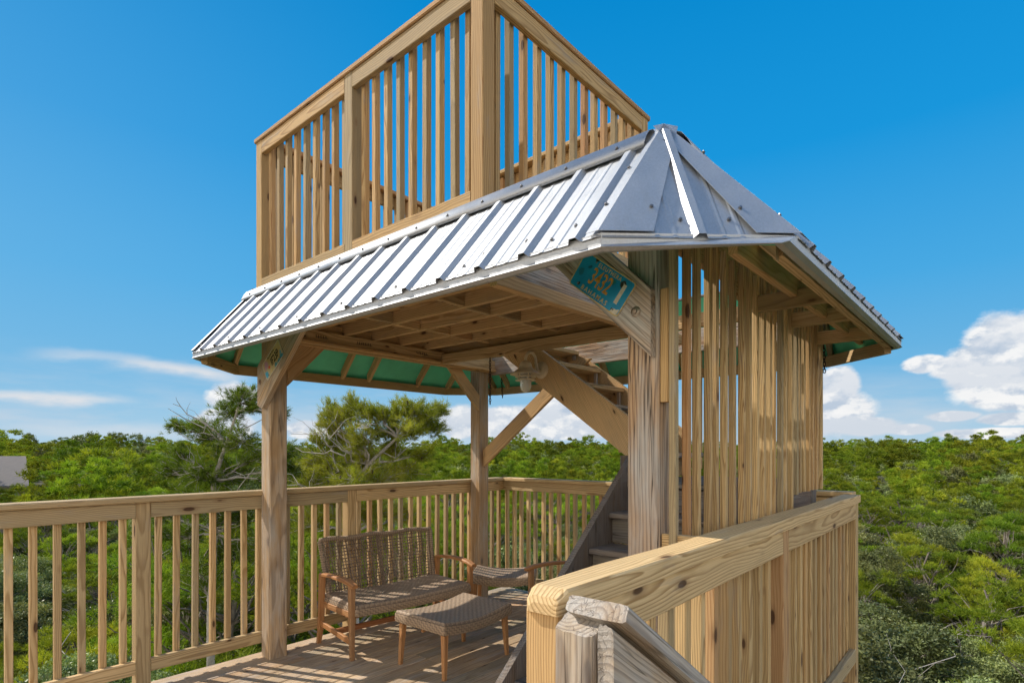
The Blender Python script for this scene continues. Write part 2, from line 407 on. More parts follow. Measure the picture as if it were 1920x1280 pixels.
# beams
B('beam', 'brown', T, (2.224, 4.20, 2.51), (4.60, 4.20, 2.51), .09, .04, Z_, tone=.55)
B('beam', 'brown', T, (2.13, 4.262, 2.53), (4.70, 4.262, 2.53), .195, .078, Z_, tone=.5)
B('beam', 'brown', T, (2.224, 4.175, 2.453), (4.60, 4.19, 2.453), .05, .026, Y_, tone=.7)
B('stair_header', 'brown', T, (3.77, 1.20, 2.482), (3.77, 4.178, 2.482), .095, .04, Z_, tone=.45)
B('rim_joist', 'grey', T, (2.13, 2.03, 2.62), (3.83, 2.03, 2.62), .235, .038, Z_, tone=.8)
B('beam', 'brown', T, (2.13, 1.98, 2.47), (4.3, 1.98, 2.47), .075, .05, Z_, tone=.5)
B('rim_joist', 'brown', T, (2.105, 1.19, 2.67), (2.105, 4.50, 2.67), .235, .038, Z_, tone=.5)
B('rim_joist', 'upper', T, (3.81, 2.05, 2.64), (3.81, 4.50, 2.64), .20, .036, Z_, tone=.5)
B('rim_joist', 'brown', T, (2.09, 4.49, 2.64), (4.50, 4.49, 2.64), .20, .038, Z_, tone=.5)
B('beam', 'brown', T, (2.224, 1.068, 2.555), (4.366, 1.068, 2.555), .235, .038, Z_, tone=.5)
B('beam', 'grey', T, (4.54, 1.0, 2.50), (4.54, 4.40, 2.50), .185, .038, Z_, tone=.7)
for i, u in enumerate((2.41, 2.70, 2.99, 3.285, 3.58)):
    B('joist', 'brown', T, (u, 2.05, 2.642), (u, 4.47, 2.642), .175, .036, Z_, tone=.35+.1*i)
for vv in (2.79, 3.56):
    for k, (a, b) in enumerate(((2.128, 2.388), (2.432, 2.678), (2.722, 2.968), (3.012, 3.262), (3.307, 3.558), (3.602, 3.748))):
        dv = .018*(-1)**k
        B('blocking', 'brown', T, (a, vv+dv, 2.640), (b, vv+dv, 2.640), .16, .036, Z_)
pf = MB()
vv = 2.02
while vv < 4.50:
    pf.board((2.09, vv+.068, 2.752), (3.83, vv+.068, 2.752), .133, .036, Y_); vv += .139
pf.build('platform_floor', M['brown'], T)
# carpenter's stamps on the beam
for u0, tx in ((2.42, 5), (2.80, 7), (3.45, 6), (3.95, 6)):
    st = MB()
    st.board((u0, 4.1790, 2.505), (u0+tx*.022, 4.1790, 2.503), .004, .0012, Z_, c=0)
    for k in range(tx):
        x = u0 + k*.022
        st.board((x, 4.1792, 2.497), (x+random.uniform(-.004, .006), 4.1792, 2.520), .005, .0012, X_, c=0)
    st.build('lumber_stamp', M['ink'], T)

# --- skirt roof: 4 long facets and 4 corner facets
def ribbed(O, A, L, S, W, smax=None, phase=0., name='roof_panel'):
    O, A, S = V(O), V(A).normalized(), V(S).normalized(); Nn = A.cross(S).normalized()
    if Nn.z < 0: Nn = -Nn
    pitch = .2286; pr = []
    x = -pitch + phase
    while x < L+pitch:
        for (dx, h) in ((-.0262, 0), (-.013, .020), (.013, .020), (.026, 0), (.071, 0), (.078, .0024), (.088, .0024), (.095, 0), (.133, 0), (.140, .0024), (.150, .0024), (.157, 0)):
            t = x+dx
            if 0 <= t <= L: pr.append((t, h if smax is None or abs(t-L/2) < .17 else 0.))
        x += pitch
    pr = [(0, 0.)] + [p for p in pr if .002 < p[0] < L-.002] + [(L, 0.)]
    vs = []; fs = []
    for (t, h) in pr:
        sm = W if smax is None else max(.0, smax(t))
        vs += [O + A*t + Nn*h - S*.022, O + A*t + S*sm + Nn*h]
    for i in range(len(pr)-1): fs.append((2*i, 2*i+2, 2*i+3, 2*i+1))
    fs = [f if (V(vs[f[1]])-V(vs[f[0]])).cross(V(vs[f[2]])-V(vs[f[0]])).dot(Nn) > 0 else f[::-1] for f in fs]
    o = MB().add(vs, fs, None, .5).build(name, M['metal'], T)
    md = o.modifiers.new('thick', 'SOLIDIFY'); md.thickness = .0015; md.offset = -1
    return o, O, A, S, Nn
def quadsheet(name, pts, mat, th=.002, parent=None, tone=.5):
    pts = [V(p) for p in pts]; n = (pts[1]-pts[0]).cross(pts[2]-pts[0]).normalized()
    if n.z < 0: n = -n
    return MB().prism(pts, n*th, tone).build(name, M[mat], parent or T)
screw_me = None
def screw(p, n, parent):
    global screw_me
    if screw_me is None:
        m = MB().lathe([(.0088, 0), (.0088, .002)], (0, 0, 0), 12, smooth=False).lathe([(.0062, .002), (.0062, .0085), (0, .0095)], (0, 0, 0), 6, smooth=False)
        o = m.build('screw', M['screw'], parent); screw_me = o.data
    else:
        o = bpy.data.objects.new('screw', screw_me); COL.objects.link(o); o.parent = parent
        if parent.parent is None: o.matrix_parent_inverse = Matrix.Translation(-parent.location)
    o.rotation_mode = 'QUATERNION'; o.rotation_quaternion = V(n).to_track_quat('Z', 'Y'); o.location = V(p)
    return o

rl = V((RU0-EU0, 0, ZT-ZE)); W1 = rl.length
pan, O, A, S, Nn = ribbed((EU0, RV0, ZE), Y_, RV1-RV0, rl, W1, phase=.10)     # left, facing the camera
for k in range(15):
    t = .10+.2286*k
    if t+.045 < RV1-RV0 and k % 1 == 0: screw(O+A*(t+.045)+S*.10+Nn*.001, Nn, pan)
    if k % 2 == 0 and t+.14 < RV1-RV0: screw(O+A*(t+.13)+S*.05+Nn*.001, Nn, pan)
rr = V((0, RV0-EV0, ZT-ZE))
ribbed((RU0, EV0, ZE), X_, RU1-RU0, rr, rr.length, phase=.14)
ribbed((EU1, RV0, ZE), Y_, RV1-RV0, V((RU1-EU1, 0, ZT-ZE)), V((RU1-EU1, 0, ZT-ZE)).length, phase=.1)
ribbed((RU0, EV1, ZE), X_, RU1-RU0, V((0, RV1-EV1, ZT-ZE)), V((0, RV1-EV1, ZT-ZE)).length, phase=.1)
corners = [((EU0, RV0), (RU0, EV0), (RU0, RV0)), ((EU0, RV1), (RU0, EV1), (RU0, RV1)),
           ((EU1, RV0), (RU1, EV0), (RU1, RV0)), ((EU1, RV1), (RU1, EV1), (RU1, RV1))]
for (e1, e2, ap) in corners:
    E1, E2, AP = V((*e1, ZE)), V((*e2, ZE)), V((*ap, ZT))
    L = (E2-E1).length; mid = (E1+E2)/2; S = AP-mid; W = S.length
    _, O, A, S2, Nn = ribbed(E1, E2-E1, L, S, W, smax=lambda t: W*(1-abs(t-L/2)/(L/2)), phase=L/2+.001)
    if ap == (RU0, RV0): pn = _; screw(mid+S.normalized()*.07-A*.05+Nn*.001, Nn, _); screw(mid+S.normalized()*.075+A*.12+Nn*.001, Nn, _)
# hip flashings
def hip(E, AP, din, dout, wi, wo, lift=.024, nm='hip_flashing', sc=True):
    """strip along hip E->AP with wings of width wi along din and wo along dout (unit dirs lying in the facets)"""
    E, AP = V(E), V(AP); ax = (AP-E).normalized()
    m = MB(); 
    for d, w_, in ((V(din), wi), (V(dout), wo)):
        d = d.normalized()
        e0 = E-ax*.03; 
        pts = [e0, AP, AP + d*w_*.34 - ax*.02, e0 + d*w_]
        pts = [p+V((0, 0, lift)) for p in pts]
        n = (pts[1]-pts[0]).cross(pts[2]-pts[0]); 
        if n.z < 0: n = -n
        m.prism(pts, n.normalized()*.0016, .5)
    # turned-down edge
    o = m.build(nm, M['metal'], T)
    if sc:
        for d, w_ in ((V(din), wi), (V(dout), wo)):
            d = d.normalized(); n = ax.cross(d).normalized(); n = n if n.z > 0 else -n
            for s_ in (.16,) if w_ > .1 else (.2, .55):
                screw(E + (AP-E)*s_ + d*w_*.72 + V((0, 0, lift+.001)), n, o)
    return o
for (e1, e2, ap) in corners:
    E1, E2, AP = V((*e1, ZE)), V((*e2, ZE)), V((*ap, ZT))
    cdir = (E2-E1).normalized()
    out1 = V((0, 1 if ap[1] == RV0 else -1, 0)); out2 = V((1 if ap[0] == RU0 else -1, 0, 0))
    hip(E1, AP, out1, cdir, .05, .185, sc=(ap == (RU0, RV0)))
    hip(E2, AP, out2, -cdir, .11, .155, sc=(ap == (RU0, RV0)))
# top edge flashing (slightly rounded apron)
def apron(P0, P1, out, nscrew=12, w_=.105):
    P0, P1, out = V(P0), V(P1), V(out); sl = (out+V((0, 0, -(ZT-ZE)/.47*1.0))).normalized()
    sl = V((out.x*.453, out.y*.453, -(ZT-ZE))).normalized()
    nrm = V((out.x*.76, out.y*.76, .65)).normalized()
    prof = [V((0, 0, -.012))-out*.012, V((0, 0, -.006))+out*.002, sl*.016+nrm*.022, sl*.05+nrm*.036, sl*.09+nrm*.034, sl*.128+nrm*.025, sl*.131+nrm*.012]
    vs = [P+q for P in (P0, P1) for q in prof]; n = len(prof)
    fs = [(i, i+1, n+i+1, n+i) for i in range(n-1)]
    o = MB().add(vs, fs, None, .5, True).build('top_flashing', M['metal'], T)
    md = o.modifiers.new('t', 'SOLIDIFY'); md.thickness = .0015
    Lh = (P1-P0).length
    for k in range(nscrew):
        p = P0.lerp(P1, (k+.5)/nscrew)
        screw(p+sl*.102+nrm*.032, nrm, o)
    return o
apron((RU0, RV0+.03, ZT), (RU0, RV1+.02, ZT), (-1, 0, 0), 14)
apron((RU0+.03, RV0, ZT), (RU1+.02, RV0, ZT), (0, -1, 0), 9)
apron((RU1, RV0-.02, ZT), (RU1, RV1+.02, ZT), (1, 0, 0), 0)
apron((RU0-.02, RV1, ZT), (RU1+.02, RV1, ZT), (0, 1, 0), 0)
# peak cap over the near corner
pc = V((RU0, RV0, ZT+.012)); h1 = (V((EU0, RV0, ZE))-V((RU0, RV0, ZT))).normalized(); h2 = (V((RU0, EV0, ZE))-V((RU0, RV0, ZT))).normalized()
ring = [V((-.012, .11, -.004)), h1*.115+V((0, .10, 0)), h1*.145, (h1+h2)*.088, h2*.145, h2*.115+V((.10, 0, 0)), V((.11, -.012, -.004))]
vs = [pc+V((.010, .010, .008))] + [pc+q*.45+V((0, 0, .006)) for q in ring] + [pc+q for q in ring] + [pc+q*1.02+V((0, 0, -.014)) for q in ring]
n = len(ring); m = MB(); fs = [(0, 1+i, 2+i) for i in range(n-1)]
for r_ in (0, 1): fs += [(1+r_*n+i, 1+(r_+1)*n+i, 2+(r_+1)*n+i, 2+r_*n+i) for i in range(n-1)]
m.add(vs, fs, None, .5, False); cap = m.build('peak_cap', M['metal'], T)
for q, nn_ in ((h1*.09+V((0, .05, .0)), (-.8, 0, .65)), ((h1*1.2+h2*.6)*.065, (-.54, -.54, .65)), (h2*.09+V((.03, 0, .0)), (0, -.8, .65)), (V((.02, .03, .012)), (0, 0, 1))):
    screw(pc+q, V(nn_), cap)
# eave trim all round
def eloop(dl, z, sh=0.):
    c = .414*dl
    return [V((EU0-dl, RV0-c, z)), V((EU0-dl, RV1+c, z)), V((RU0-c, EV1+dl, z)), V((RU1+c, EV1+dl, z)), V((EU1+dl, RV1+c, z)), V((EU1+dl, RV0-c, z)), V((RU1+c, EV0-dl, z)), V((RU0-c-sh, EV0-dl, z))]
lo = [eloop(-.012, ZE+.004), eloop(.006, ZE-.004), eloop(.006, ZE-.044, .09), eloop(.012, ZE-.052, .11), eloop(-.006, ZE-.060, .14), eloop(-.03, ZE-.056, .14)]
for i in range(8):
    if i in (2, 3): continue
    j = (i+1) % 8
    vs = [q[i] for q in lo] + [q[j] for q in lo]; n = len(lo)
    o = MB().add(vs, [(k, k+1, n+k+1, n+k) for k in range(n-1)], None, .5).build('eave_trim', M['metal'], T)
    md = o.modifiers.new('t', 'SOLIDIFY'); md.thickness = .0015
inner, inner2 = eloop(-.05, ZE-.045), eloop(-.05, ZE-.045)
a_, b_ = eloop(-.045, 0), eloop(-.083, 0)
for i in range(8):
    j = (i+1) % 8
    if i in (0, 7): continue
    zb_ = ZE-.052 if i == 6 else ZE-.09
    mm = MB().prism([V((a_[i].x, a_[i].y, zb_)), V((a_[j].x, a_[j].y, zb_)), V((b_[j].x, b_[j].y, zb_)), V((b_[i].x, b_[i].y, zb_))], (0, 0, ZE-.012-zb_), .55)
    mm.build('eave_board', M['brown' if i in (4, 5, 6, 7) else 'upper'], T)
# green underlay below the sheets
dz = -.028
def under(pts, name='roof_underlay'):
    quadsheet(name, [V(p)+V((0, 0, dz)) for p in pts], 'green', .010)
e = [V((q.x, q.y, ZE)) for q in eloop(-.02, 0)]
R4 = [V((RU0, RV0, ZT)), V((RU0, RV1, ZT)), V((RU1, RV1, ZT)), V((RU1, RV0, ZT))]
under([e[0], e[1], R4[1], R4[0]]); under([e[1], e[2], R4[1]]); under([e[2], e[3], R4[2], R4[1]]); under([e[3], e[4], R4[2]])
under([e[4], e[5], R4[3], R4[2]]); under([e[5], e[6], R4[3]]); under([e[6], e[7], R4[0], R4[3]]); under([e[7], e[0], R4[0]])
# rafters
def rafter(a, b, tone=None, mat='brown', wd=.075):
    a, b = V(a), V(b); ax = (b-a).normalized()
    hz = V((ax.x, ax.y, 0)).normalized()
    B('rafter', mat, T, a+V((0, 0, -.082)), b+V((0, 0, -.082)), wd, .036, Z_, n0=hz, n1=hz, tone=tone)
for u in (2.5, 3.12, 3.42, 4.05): rafter((u, EV1-.075, ZE+.09), (u, RV1+.02, ZT-.04))
for vv in (1.4, 2.2, 3.0, 3.7, 4.3): rafter((EU1-.075, vv, ZE+.09), (RU1+.02, vv, ZT-.04))
for vv in (4.35,): rafter((EU0+.075, vv, ZE+.09), (RU0-.02, vv, ZT-.04))
for u in (2.45, 3.05, 3.65, 4.25): rafter((u, EV0+.075, ZE+.08), (u, RV0-.02, ZT-.04), mat='brown')
for (e1, e2, ap) in corners:
    for q in (e1, e2):
        if q == (EU0, RV0): continue
        a = V((*q, ZE)); b = V((*ap, ZT)); rafter(a.lerp(b, .12), a.lerp(b, .95), mat='brown')
for (u, z) in ((3.02, 2.34), (3.62, 2.36), (4.2, 2.34)):
    B('lookout_block', 'upper' if u < 3.5 else 'brown', T, (u, .62, z), (u, .966, z), .085, .036, Z_)
B('eave_board', 'brown', T, (2.2, .80, 2.40), (4.75, .80, 2.40), .11, .036, Z_, tone=.85)
B('spacer_board', 'fresh', T, (2.115, 1.028, 1.79), (2.115, 1.028, 2.235), .05, .036, X_, tone=.5)

# ------------------------------------------------------------------ railings
def railing(name, label, p0, p1, posts, z0, zb, zt, ztop, zcap, n_per, mats=('upper', 'upper', 'upper'), inward=1, capw=.14, post_len=None, cap=True,
            postw=.089, railw=.038, offs=0., bal_jit=.006, group=None, ends=(0, 0), skip=(), post_proud=True, bal_w=.038, rail_over=True):
    """straight run; posts = list of distances of post centres along the run. Rails sit on the +n side between posts."""
    p0, p1 = V(p0), V(p1); ax = (p1-p0); ax.z = 0; L = ax.length; ax.normalize(); nn = V((-ax.y, ax.x, 0))*inward
    root = thing(name, label, 'railing', p0, group)
    for k, s_ in enumerate(posts):
        if k in skip: continue
        c = p0+ax*s_
        top = ztop if not post_len else post_len[k]
        B('post', mats[0], root, V((c.x, c.y, z0)), V((c.x, c.y, top)), postw, postw, ax)
    seg = list(zip(posts[:-1], posts[1:]))
    if ends[0]: seg = [(-postw/2+.001, posts[0])] + seg
    if ends[1]: seg = seg + [(posts[-1], L+postw/2-.001)]
    rc = nn*(postw/2-railw/2+offs)
    for i, (a, b) in enumerate(seg):
        a0, b0 = p0+ax*(a+postw/2+.0015)+rc, p0+ax*(b-postw/2-.0015)+rc
        B('top_rail', mats[1], root, V((a0.x, a0.y, (zt+ztop)/2)), V((b0.x, b0.y, (zt+ztop)/2)), ztop-zt-.002, railw, Z_)
        B('bottom_rail', mats[1], root, V((a0.x, a0.y, zb[0]/2+zb[1]/2)), V((b0.x, b0.y, zb[0]/2+zb[1]/2)), zb[1]-zb[0], railw, Z_)
        # inner nailers behind the balusters' heads and feet
        bo = nn*(postw/2-railw-bal_w/2+offs-.001)
        n = n_per[i] if hasattr(n_per, '__len__') else n_per
        span = (b-a)-postw
        for k in range(n):
            s_ = a+postw/2+span*(k+.5)/n + random.uniform(-bal_jit, bal_jit)
            c = p0+ax*s_+bo
            tw = random.uniform(-.06, .06); wd = V((ax.x*math.cos(tw)-ax.y*math.sin(tw), ax.x*math.sin(tw)+ax.y*math.cos(tw), 0))
            B('baluster', mats[2], root, V((c.x, c.y, zb[0]+.012)), V((c.x+random.uniform(-.005, .005), c.y+random.uniform(-.003, .003), ztop-.012)), bal_w, bal_w, wd, c=.003)
    if cap:
        q0, q1 = p0+ax*(capw/2+.002 if 0 in skip else -(postw/2+.012)), p1+ax*(postw/2+.012)
        B('cap_rail', mats[1], root, V((q0.x, q0.y, (ztop+zcap)/2+.001)), V((q1.x, q1.y, (ztop+zcap)/2+.001)), capw, zcap-ztop, nn, c=.006)
    return root
w4 = .089; h4 = w4/2
UP = dict(z0=2.78, zb=(2.845, 2.934), zt=3.906, ztop=4.012, zcap=4.048)
V5 = 2.008
# upper platform
railing('platform_railing', 'tall timber railing along the left edge of the upper platform, above the ribbed roof', (U0+h4, 4.488-h4, 0), (U0+h4, V5+h4, 0),
        [0, 4.488-h4-3.208, 4.488-2*h4-V5], n_per=[9, 9], inward=-1, capw=.11, **UP)
railing('platform_railing', 'tall timber railing across the right side of the upper platform, nearest the roof peak', (U0+h4, V5+h4, 0), (3.826-h4, V5+h4, 0),
        [0, 3.826-U0-2*h4], n_per=[13], inward=-1, skip=(0,), capw=.11, mats=('upper', 'upper', 'upper'), **UP)
railing('platform_railing', 'upper platform railing on the far side, seen through the left railing', (U0+h4, 4.488-h4, 0), (3.826-h4, 4.488-h4, 0),
        [0, 3.826-U0-2*h4], n_per=[12], inward=1, skip=(0,), capw=.11, **UP)
railing('platform_railing', 'upper platform railing behind the corner post, ending at the stair opening', (3.826-h4, V5+h4, 0), (3.826-h4, 3.50, 0),
        [0, 3.50-V5-h4], n_per=[11], inward=-1, skip=(0,), capw=.14, **UP)
DK = dict(z0=-.24, zb=(.098, .187), zt=1.142, ztop=1.247, zcap=1.285)
# deck level
lx0 = -2.5
lp = [0, 1.9, 3.78, 2.18-lx0+.0, 2.905-lx0, 3.95-lx0, 4.93-lx0]
lp = [0, 1.85, 1.282-lx0, 2.905-lx0, 5.0-lx0]
railing('deck_railing', 'long pale pine railing along the left edge of the deck, running behind the loveseat', (lx0, 4.455, 0), (5.0-.062, 4.455, 0),
        lp, n_per=[16, 16, 13, 17], inward=-1, skip=(4,), mats=('rail', 'rail', 'rail'), capw=.145, **DK)
railing('deck_railing', 'pale pine railing across the far end of the deck, running behind the stairs', (4.955, 4.45, 0), (4.955, .95, 0),
        [1.74, 3.50-h4], n_per=[16, 15], inward=-1, mats=('rail', 'rail', 'rail'), ends=(1, 0), capw=.145, **DK)
# right rail beside the slat screen
rr_ = railing('deck_railing', 'thick-capped pine railing in the right foreground, over a close row of balusters', (1.008+h4, .748+h4, 0), (4.535, .800+h4, 0),
        [0, 1.742, 3.535-h4], n_per=[13, 15], inward=-1, mats=('fresh', 'rail', 'fresh'), z0=-.5, zb=(.15, .24), zt=1.128, ztop=1.236, zcap=1.238, cap=False)
# cap of that rail: thick, eased edges, clipped end
import itertools
pcap = MB()
ax = V((4.535-1.008, .052, 0)).normalized(); nn = V((-ax.y, ax.x, 0))
q0 = V((1.008+h4, .748+h4, 0))
def capring(s_, wl, wr, zlo, zhi, ch):
    return [(s_, wl, zlo), (s_, wl, zhi-ch), (s_, wl-ch*1.3, zhi), (s_, wr+ch*.5, zhi), (s_, wr, zhi-ch*.5), (s_, wr, zlo)]
rings = [capring(-.056, .028, -.050, 1.239, 1.262, .012), capring(-.050, .036, -.052, 1.238, 1.276, .013), capring(-.012, .052, -.053, 1.238, 1.291, .012)]
for s_ in np.arange(.25, 3.5, .12): rings.append(capring(s_, .058+.002*math.sin(s_*5), -.056+.0015*math.sin(s_*9+1), 1.238, 1.290+.0015*math.sin(s_*7), .008+.003*math.sin(s_*3.1)))
rings.append(capring(3.55, .058, -.056, 1.238, 1.289, .008))
vs = []; gs = []
for r_ in rings:
    for (s_, b, z) in r_: vs.append(V((q0.x, q0.y, 0))+ax*s_+nn*b+V((0, 0, z))); gs.append((s_+13.3, b+.03, z-1.238-.045))
n = 6
fs = [(i*n+k, (i+1)*n+k, (i+1)*n+(k+1) % n, i*n+(k+1) % n) for i in range(len(rings)-1) for k in range(n)] + [tuple(range(n)), tuple(range((len(rings)-1)*n, len(rings)*n))[::-1]]
pcap.add(vs, fs, gs, .62); co = pcap.build('cap_rail', M['rail'], rr_)
B('cross_rail', 'fresh', rr_, (2.12, .862, 1.232), (2.12, 1.043, 1.232), .075, .038, Z_, tone=.6)

# slat screen
ss = thing('slat_screen', 'screen of close vertical pine slats on the right side of the tower, hiding the stairs', 'screen', (3.2, .99, 0))
n = 23
st0 = random.getstate()
for k in range(n):
    u = 2.085 + (4.335-2.085)*(k/(n-1)) + random.uniform(-.004, .004)
    zlo = -.62 if u < 3.66 else 1.335+random.uniform(-.004, .004)
    if 3.56 < u < 3.72: zlo = 1.20
    dvv = random.uniform(-.007, .005)
    ztop_ = 2.50+random.uniform(-.012, .012) if k > 1 else 2.62
    tone = random.choice((.0, .3, .45, .55, .7, .15, .9, .78)) if k not in (1,) else 1.0
    B('slat', 'fresh', ss, (u+.019, .99+dvv, zlo), (u+.019+random.uniform(-.006, .006), .99+dvv+random.uniform(-.003, .003), ztop_), .032, .028, X_, c=.003, tone=tone)
B('slat_rail', 'fresh', ss, (2.75, 1.030, 2.40), (4.36, 1.030, 2.40), .089, .034, Z_, tone=.4)
B('slat_rail', 'stair', ss, (2.226, 1.030, .35), (3.70, 1.030, .35), .089, .034, Z_, tone=.4)

# ------------------------------------------------------------------ staircase with landing
sc_ = thing('staircase', 'weathered grey wooden staircase that turns at a landing and climbs to the upper platform', 'staircase', (2.0, 1.5, 0))
def zl(u): return .858+(u-2.675)*.856
def stringer_low(v0, v1, tone):
    P = [(1.70, v0, .02), (1.70, v0, zl(1.70)), (3.60, v0, zl(3.60)), (3.60, v0, zl(3.60)-.36), (2.08, v0, .0)]
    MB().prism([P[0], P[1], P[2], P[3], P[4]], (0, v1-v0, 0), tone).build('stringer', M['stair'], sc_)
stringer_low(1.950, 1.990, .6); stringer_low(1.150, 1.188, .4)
for k in range(6):
    z = .2*(k+1); u = 2.956 + (z-1.0)/.197*.229
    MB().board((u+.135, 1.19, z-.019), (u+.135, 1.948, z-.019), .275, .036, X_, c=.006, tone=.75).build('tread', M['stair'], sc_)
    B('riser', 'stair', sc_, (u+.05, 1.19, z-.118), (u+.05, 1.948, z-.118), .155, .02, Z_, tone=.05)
lf = MB()
for k in range(8): lf.board((3.42+k*.139+.068, 1.06, 1.372), (3.42+k*.139+.068, 1.99, 1.372), .133, .036, X_)
lf.board((3.44, 1.07, 1.26), (4.50, 1.07, 1.26), .18, .038, Z_); lf.board((3.44, 1.97, 1.26), (4.50, 1.97, 1.26), .18, .038, Z_)
lf.board((4.50, 1.05, 1.26), (4.50, 1.99, 1.26), .18, .038, Z_); lf.board((3.44, 1.10, 1.26), (3.44, 1.94, 1.26), .17, .038, Z_)
lf.build('landing', M['stair'], sc_)
for (u, vv) in ((3.50, 1.93), (4.44, 1.93)): B('landing_post', 'stair', sc_, (u, vv-.06, 0), (u, vv-.06, 1.17), .089, .089, X_)
def zu(vv): return 1.876+(vv-2.187)*.715
for (u0, u1, mt, tn) in ((3.792, 3.830, 'brown', .75), (4.482, 4.52, 'brown', .5)):
    P = [(u0, 1.99, zu(1.99)-.31), (u0, 1.99, zu(1.99)), (u0, 2.99, zu(2.99)), (u0, 3.30, 2.60 if u0 > 4 else 2.54), (u0, 3.46, 2.60 if u0 > 4 else 2.54), (u0, 3.40, zu(3.40)-.31)]
    MB().prism(P[::-1], (u1-u0, 0, 0), tn).build('stringer', M[mt], sc_)
B('stringer_block', 'stair', sc_, (3.81, 2.16, 1.39), (3.81, 2.16, 1.56), .10, .08, Y_)
for k in range(6):
    z = 2.53-.19*k; vv = 2.83+(z-2.34)/.79
    MB().board((3.832, vv+.125, z-.019), (4.480, vv+.125, z-.019), .26, .036, Y_, c=.005, tone=.8).build('tread', M['brown' if k < 3 else 'grey'], sc_)
    B('riser', 'brown', sc_, (3.832, vv+.14, z-.115), (4.480, vv+.14, z-.115), .145, .02, Z_, tone=.3)
    B('cleat', 'grey', sc_, (3.86, vv+.03, z-.17), (3.86, vv+.03, z-.04), .03, .03, X_)
    B('cleat', 'grey', sc_, (4.45, vv+.03, z-.17), (4.45, vv+.03, z-.04), .03, .03, X_)
for k in range(9):
    B('guard_baluster', 'rail', sc_, (4.54, 1.4+k*.13, 1.45), (4.54, 1.4+k*.13, 2.405), .036, .036, X_)

# ------------------------------------------------------------------ old weathered handrail beside the foreground rail
oh = thing('old_handrail', 'old cracked silver-grey handrail sloping down from a stub post in the right foreground', 'handrail', (1.0, .66, 0))
def rough_board(name, mat, parent, p0, p1, w_, t_, wd, n0=None, tone=.5, amp=.0025, seg=26, top=None):
    """weathered timber: many cross-sections with ragged edges; top() trims the height at the first end"""
    p0, p1 = V(p0), V(p1); a, wv, tv = ortho(p1-p0, wd); L = (p1-p0).length
    prof = []; k = 7
    for i in range(k): prof.append((-w_/2+w_*i/(k-1), -t_/2))
    for i in range(1, k): prof.append((w_/2, -t_/2+t_*i/(k-1)))
    for i in range(1, k): prof.append((w_/2-w_*i/(k-1), t_/2))
    for i in range(1, k-1): prof.append((-w_/2, t_/2-t_*i/(k-1)))
    n = len(prof); rg = [1+random.uniform(-amp, amp)/max(w_, t_)*1.5 for _ in prof]
    vs = []; gs = []
    for s_ in range(seg+1):
        f = s_/seg
        for i, (x, y_) in enumerate(prof):
            r_ = rg[i] + random.uniform(-.3, .3)*amp/max(w_, t_)*math.sin(s_*.7+i*.8)
            cx_ = abs(x) > w_/2-1e-6 and abs(y_) > t_/2-1e-6
            if cx_: r_ *= .93
            o = wv*x*r_ + tv*y_*r_; sh = 0
            if n0 is not None and s_ == 0:
                nv = V(n0); sh = -o.dot(nv)/a.dot(nv)
            if s_ == 0: sh += random.uniform(-.0005, .0005)
            vs.append(p0+a*(L*f+sh)+o); gs.append((7.7+L*f+sh, x+.01, y_+.035))
    fs = [(s_*n+i, s_*n+(i+1) % n, (s_+1)*n+(i+1) % n, (s_+1)*n+i) for s_ in range(seg) for i in range(n)]
    fs += [tuple(range(n-1, -1, -1)), tuple(range(seg*n, seg*n+n))]
    return MB().add(vs, fs, gs, tone).build(name, M[mat], parent)
rough_board('post', 'old', oh, (1.003, .672, 1.248), (1.003, .672, -1.3), .098, .098, X_, n0=(-.35, 0, 1), tone=.45, amp=.004, seg=40)
sd = V((1, 0, -.67)).normalized(); upv = V((.67, 0, 1)).normalized()
pc0 = V((.985, .632, 1.280))
rough_board('cap_rail', 'old', oh, pc0, pc0+sd*2.4, .142, .038, Y_, tone=.35, amp=.0025, seg=60)
ps = V((.965, .598, 1.178))
rough_board('side_rail', 'old', oh, ps+V((0, 0, 0)), ps+sd*2.4, .036, .132, Y_, n0=(1, 0, 0), tone=.6, amp=.003, seg=60)

# ------------------------------------------------------------------ licence plates
def text_mesh(txt, size, sx, ext=.0006, spacing=1.):
    cu = bpy.data.curves.new('t', 'FONT'); cu.body = txt; cu.size = size; cu.extrude = ext
    cu.align_x = 'CENTER'; cu.align_y = 'CENTER'; cu.offset = size*.012; cu.space_character = spacing
    o = bpy.data.objects.new('t', cu); COL.objects.link(o)
    bpy.context.view_layer.update()
    me = bpy.data.meshes.new_from_object(o.evaluated_get(bpy.context.evaluated_depsgraph_get()))
    bpy.data.objects.remove(o); bpy.data.curves.remove(cu)
    me.transform(Matrix.Diagonal((sx, 1, 1, 1)))
    return me
def child_mesh(name, me, mat, parent, loc):
    me.name = name; me.materials.clear(); me.materials.append(mat)
    o = bpy.data.objects.new(name, me); COL.objects.link(o); o.parent = parent; o.location = loc; return o
def rrect(w_, h_, r_, n=6):
    pts = []
    for (cx_, cy_, a0) in ((w_/2-r_, h_/2-r_, 0), (-w_/2+r_, h_/2-r_, 90), (-w_/2+r_, -h_/2+r_, 180), (w_/2-r_, -h_/2+r_, 270)):
        for k in range(n+1):
            a = rad(a0+90*k/n); pts.append((cx_+r_*math.cos(a), cy_+r_*math.sin(a)))
    return pts
def local_mesh(name, mat, parent, mb, loc=(0, 0, 0)):
    o = mb.build(name, mat, None); o.parent = parent; o.location = loc; return o
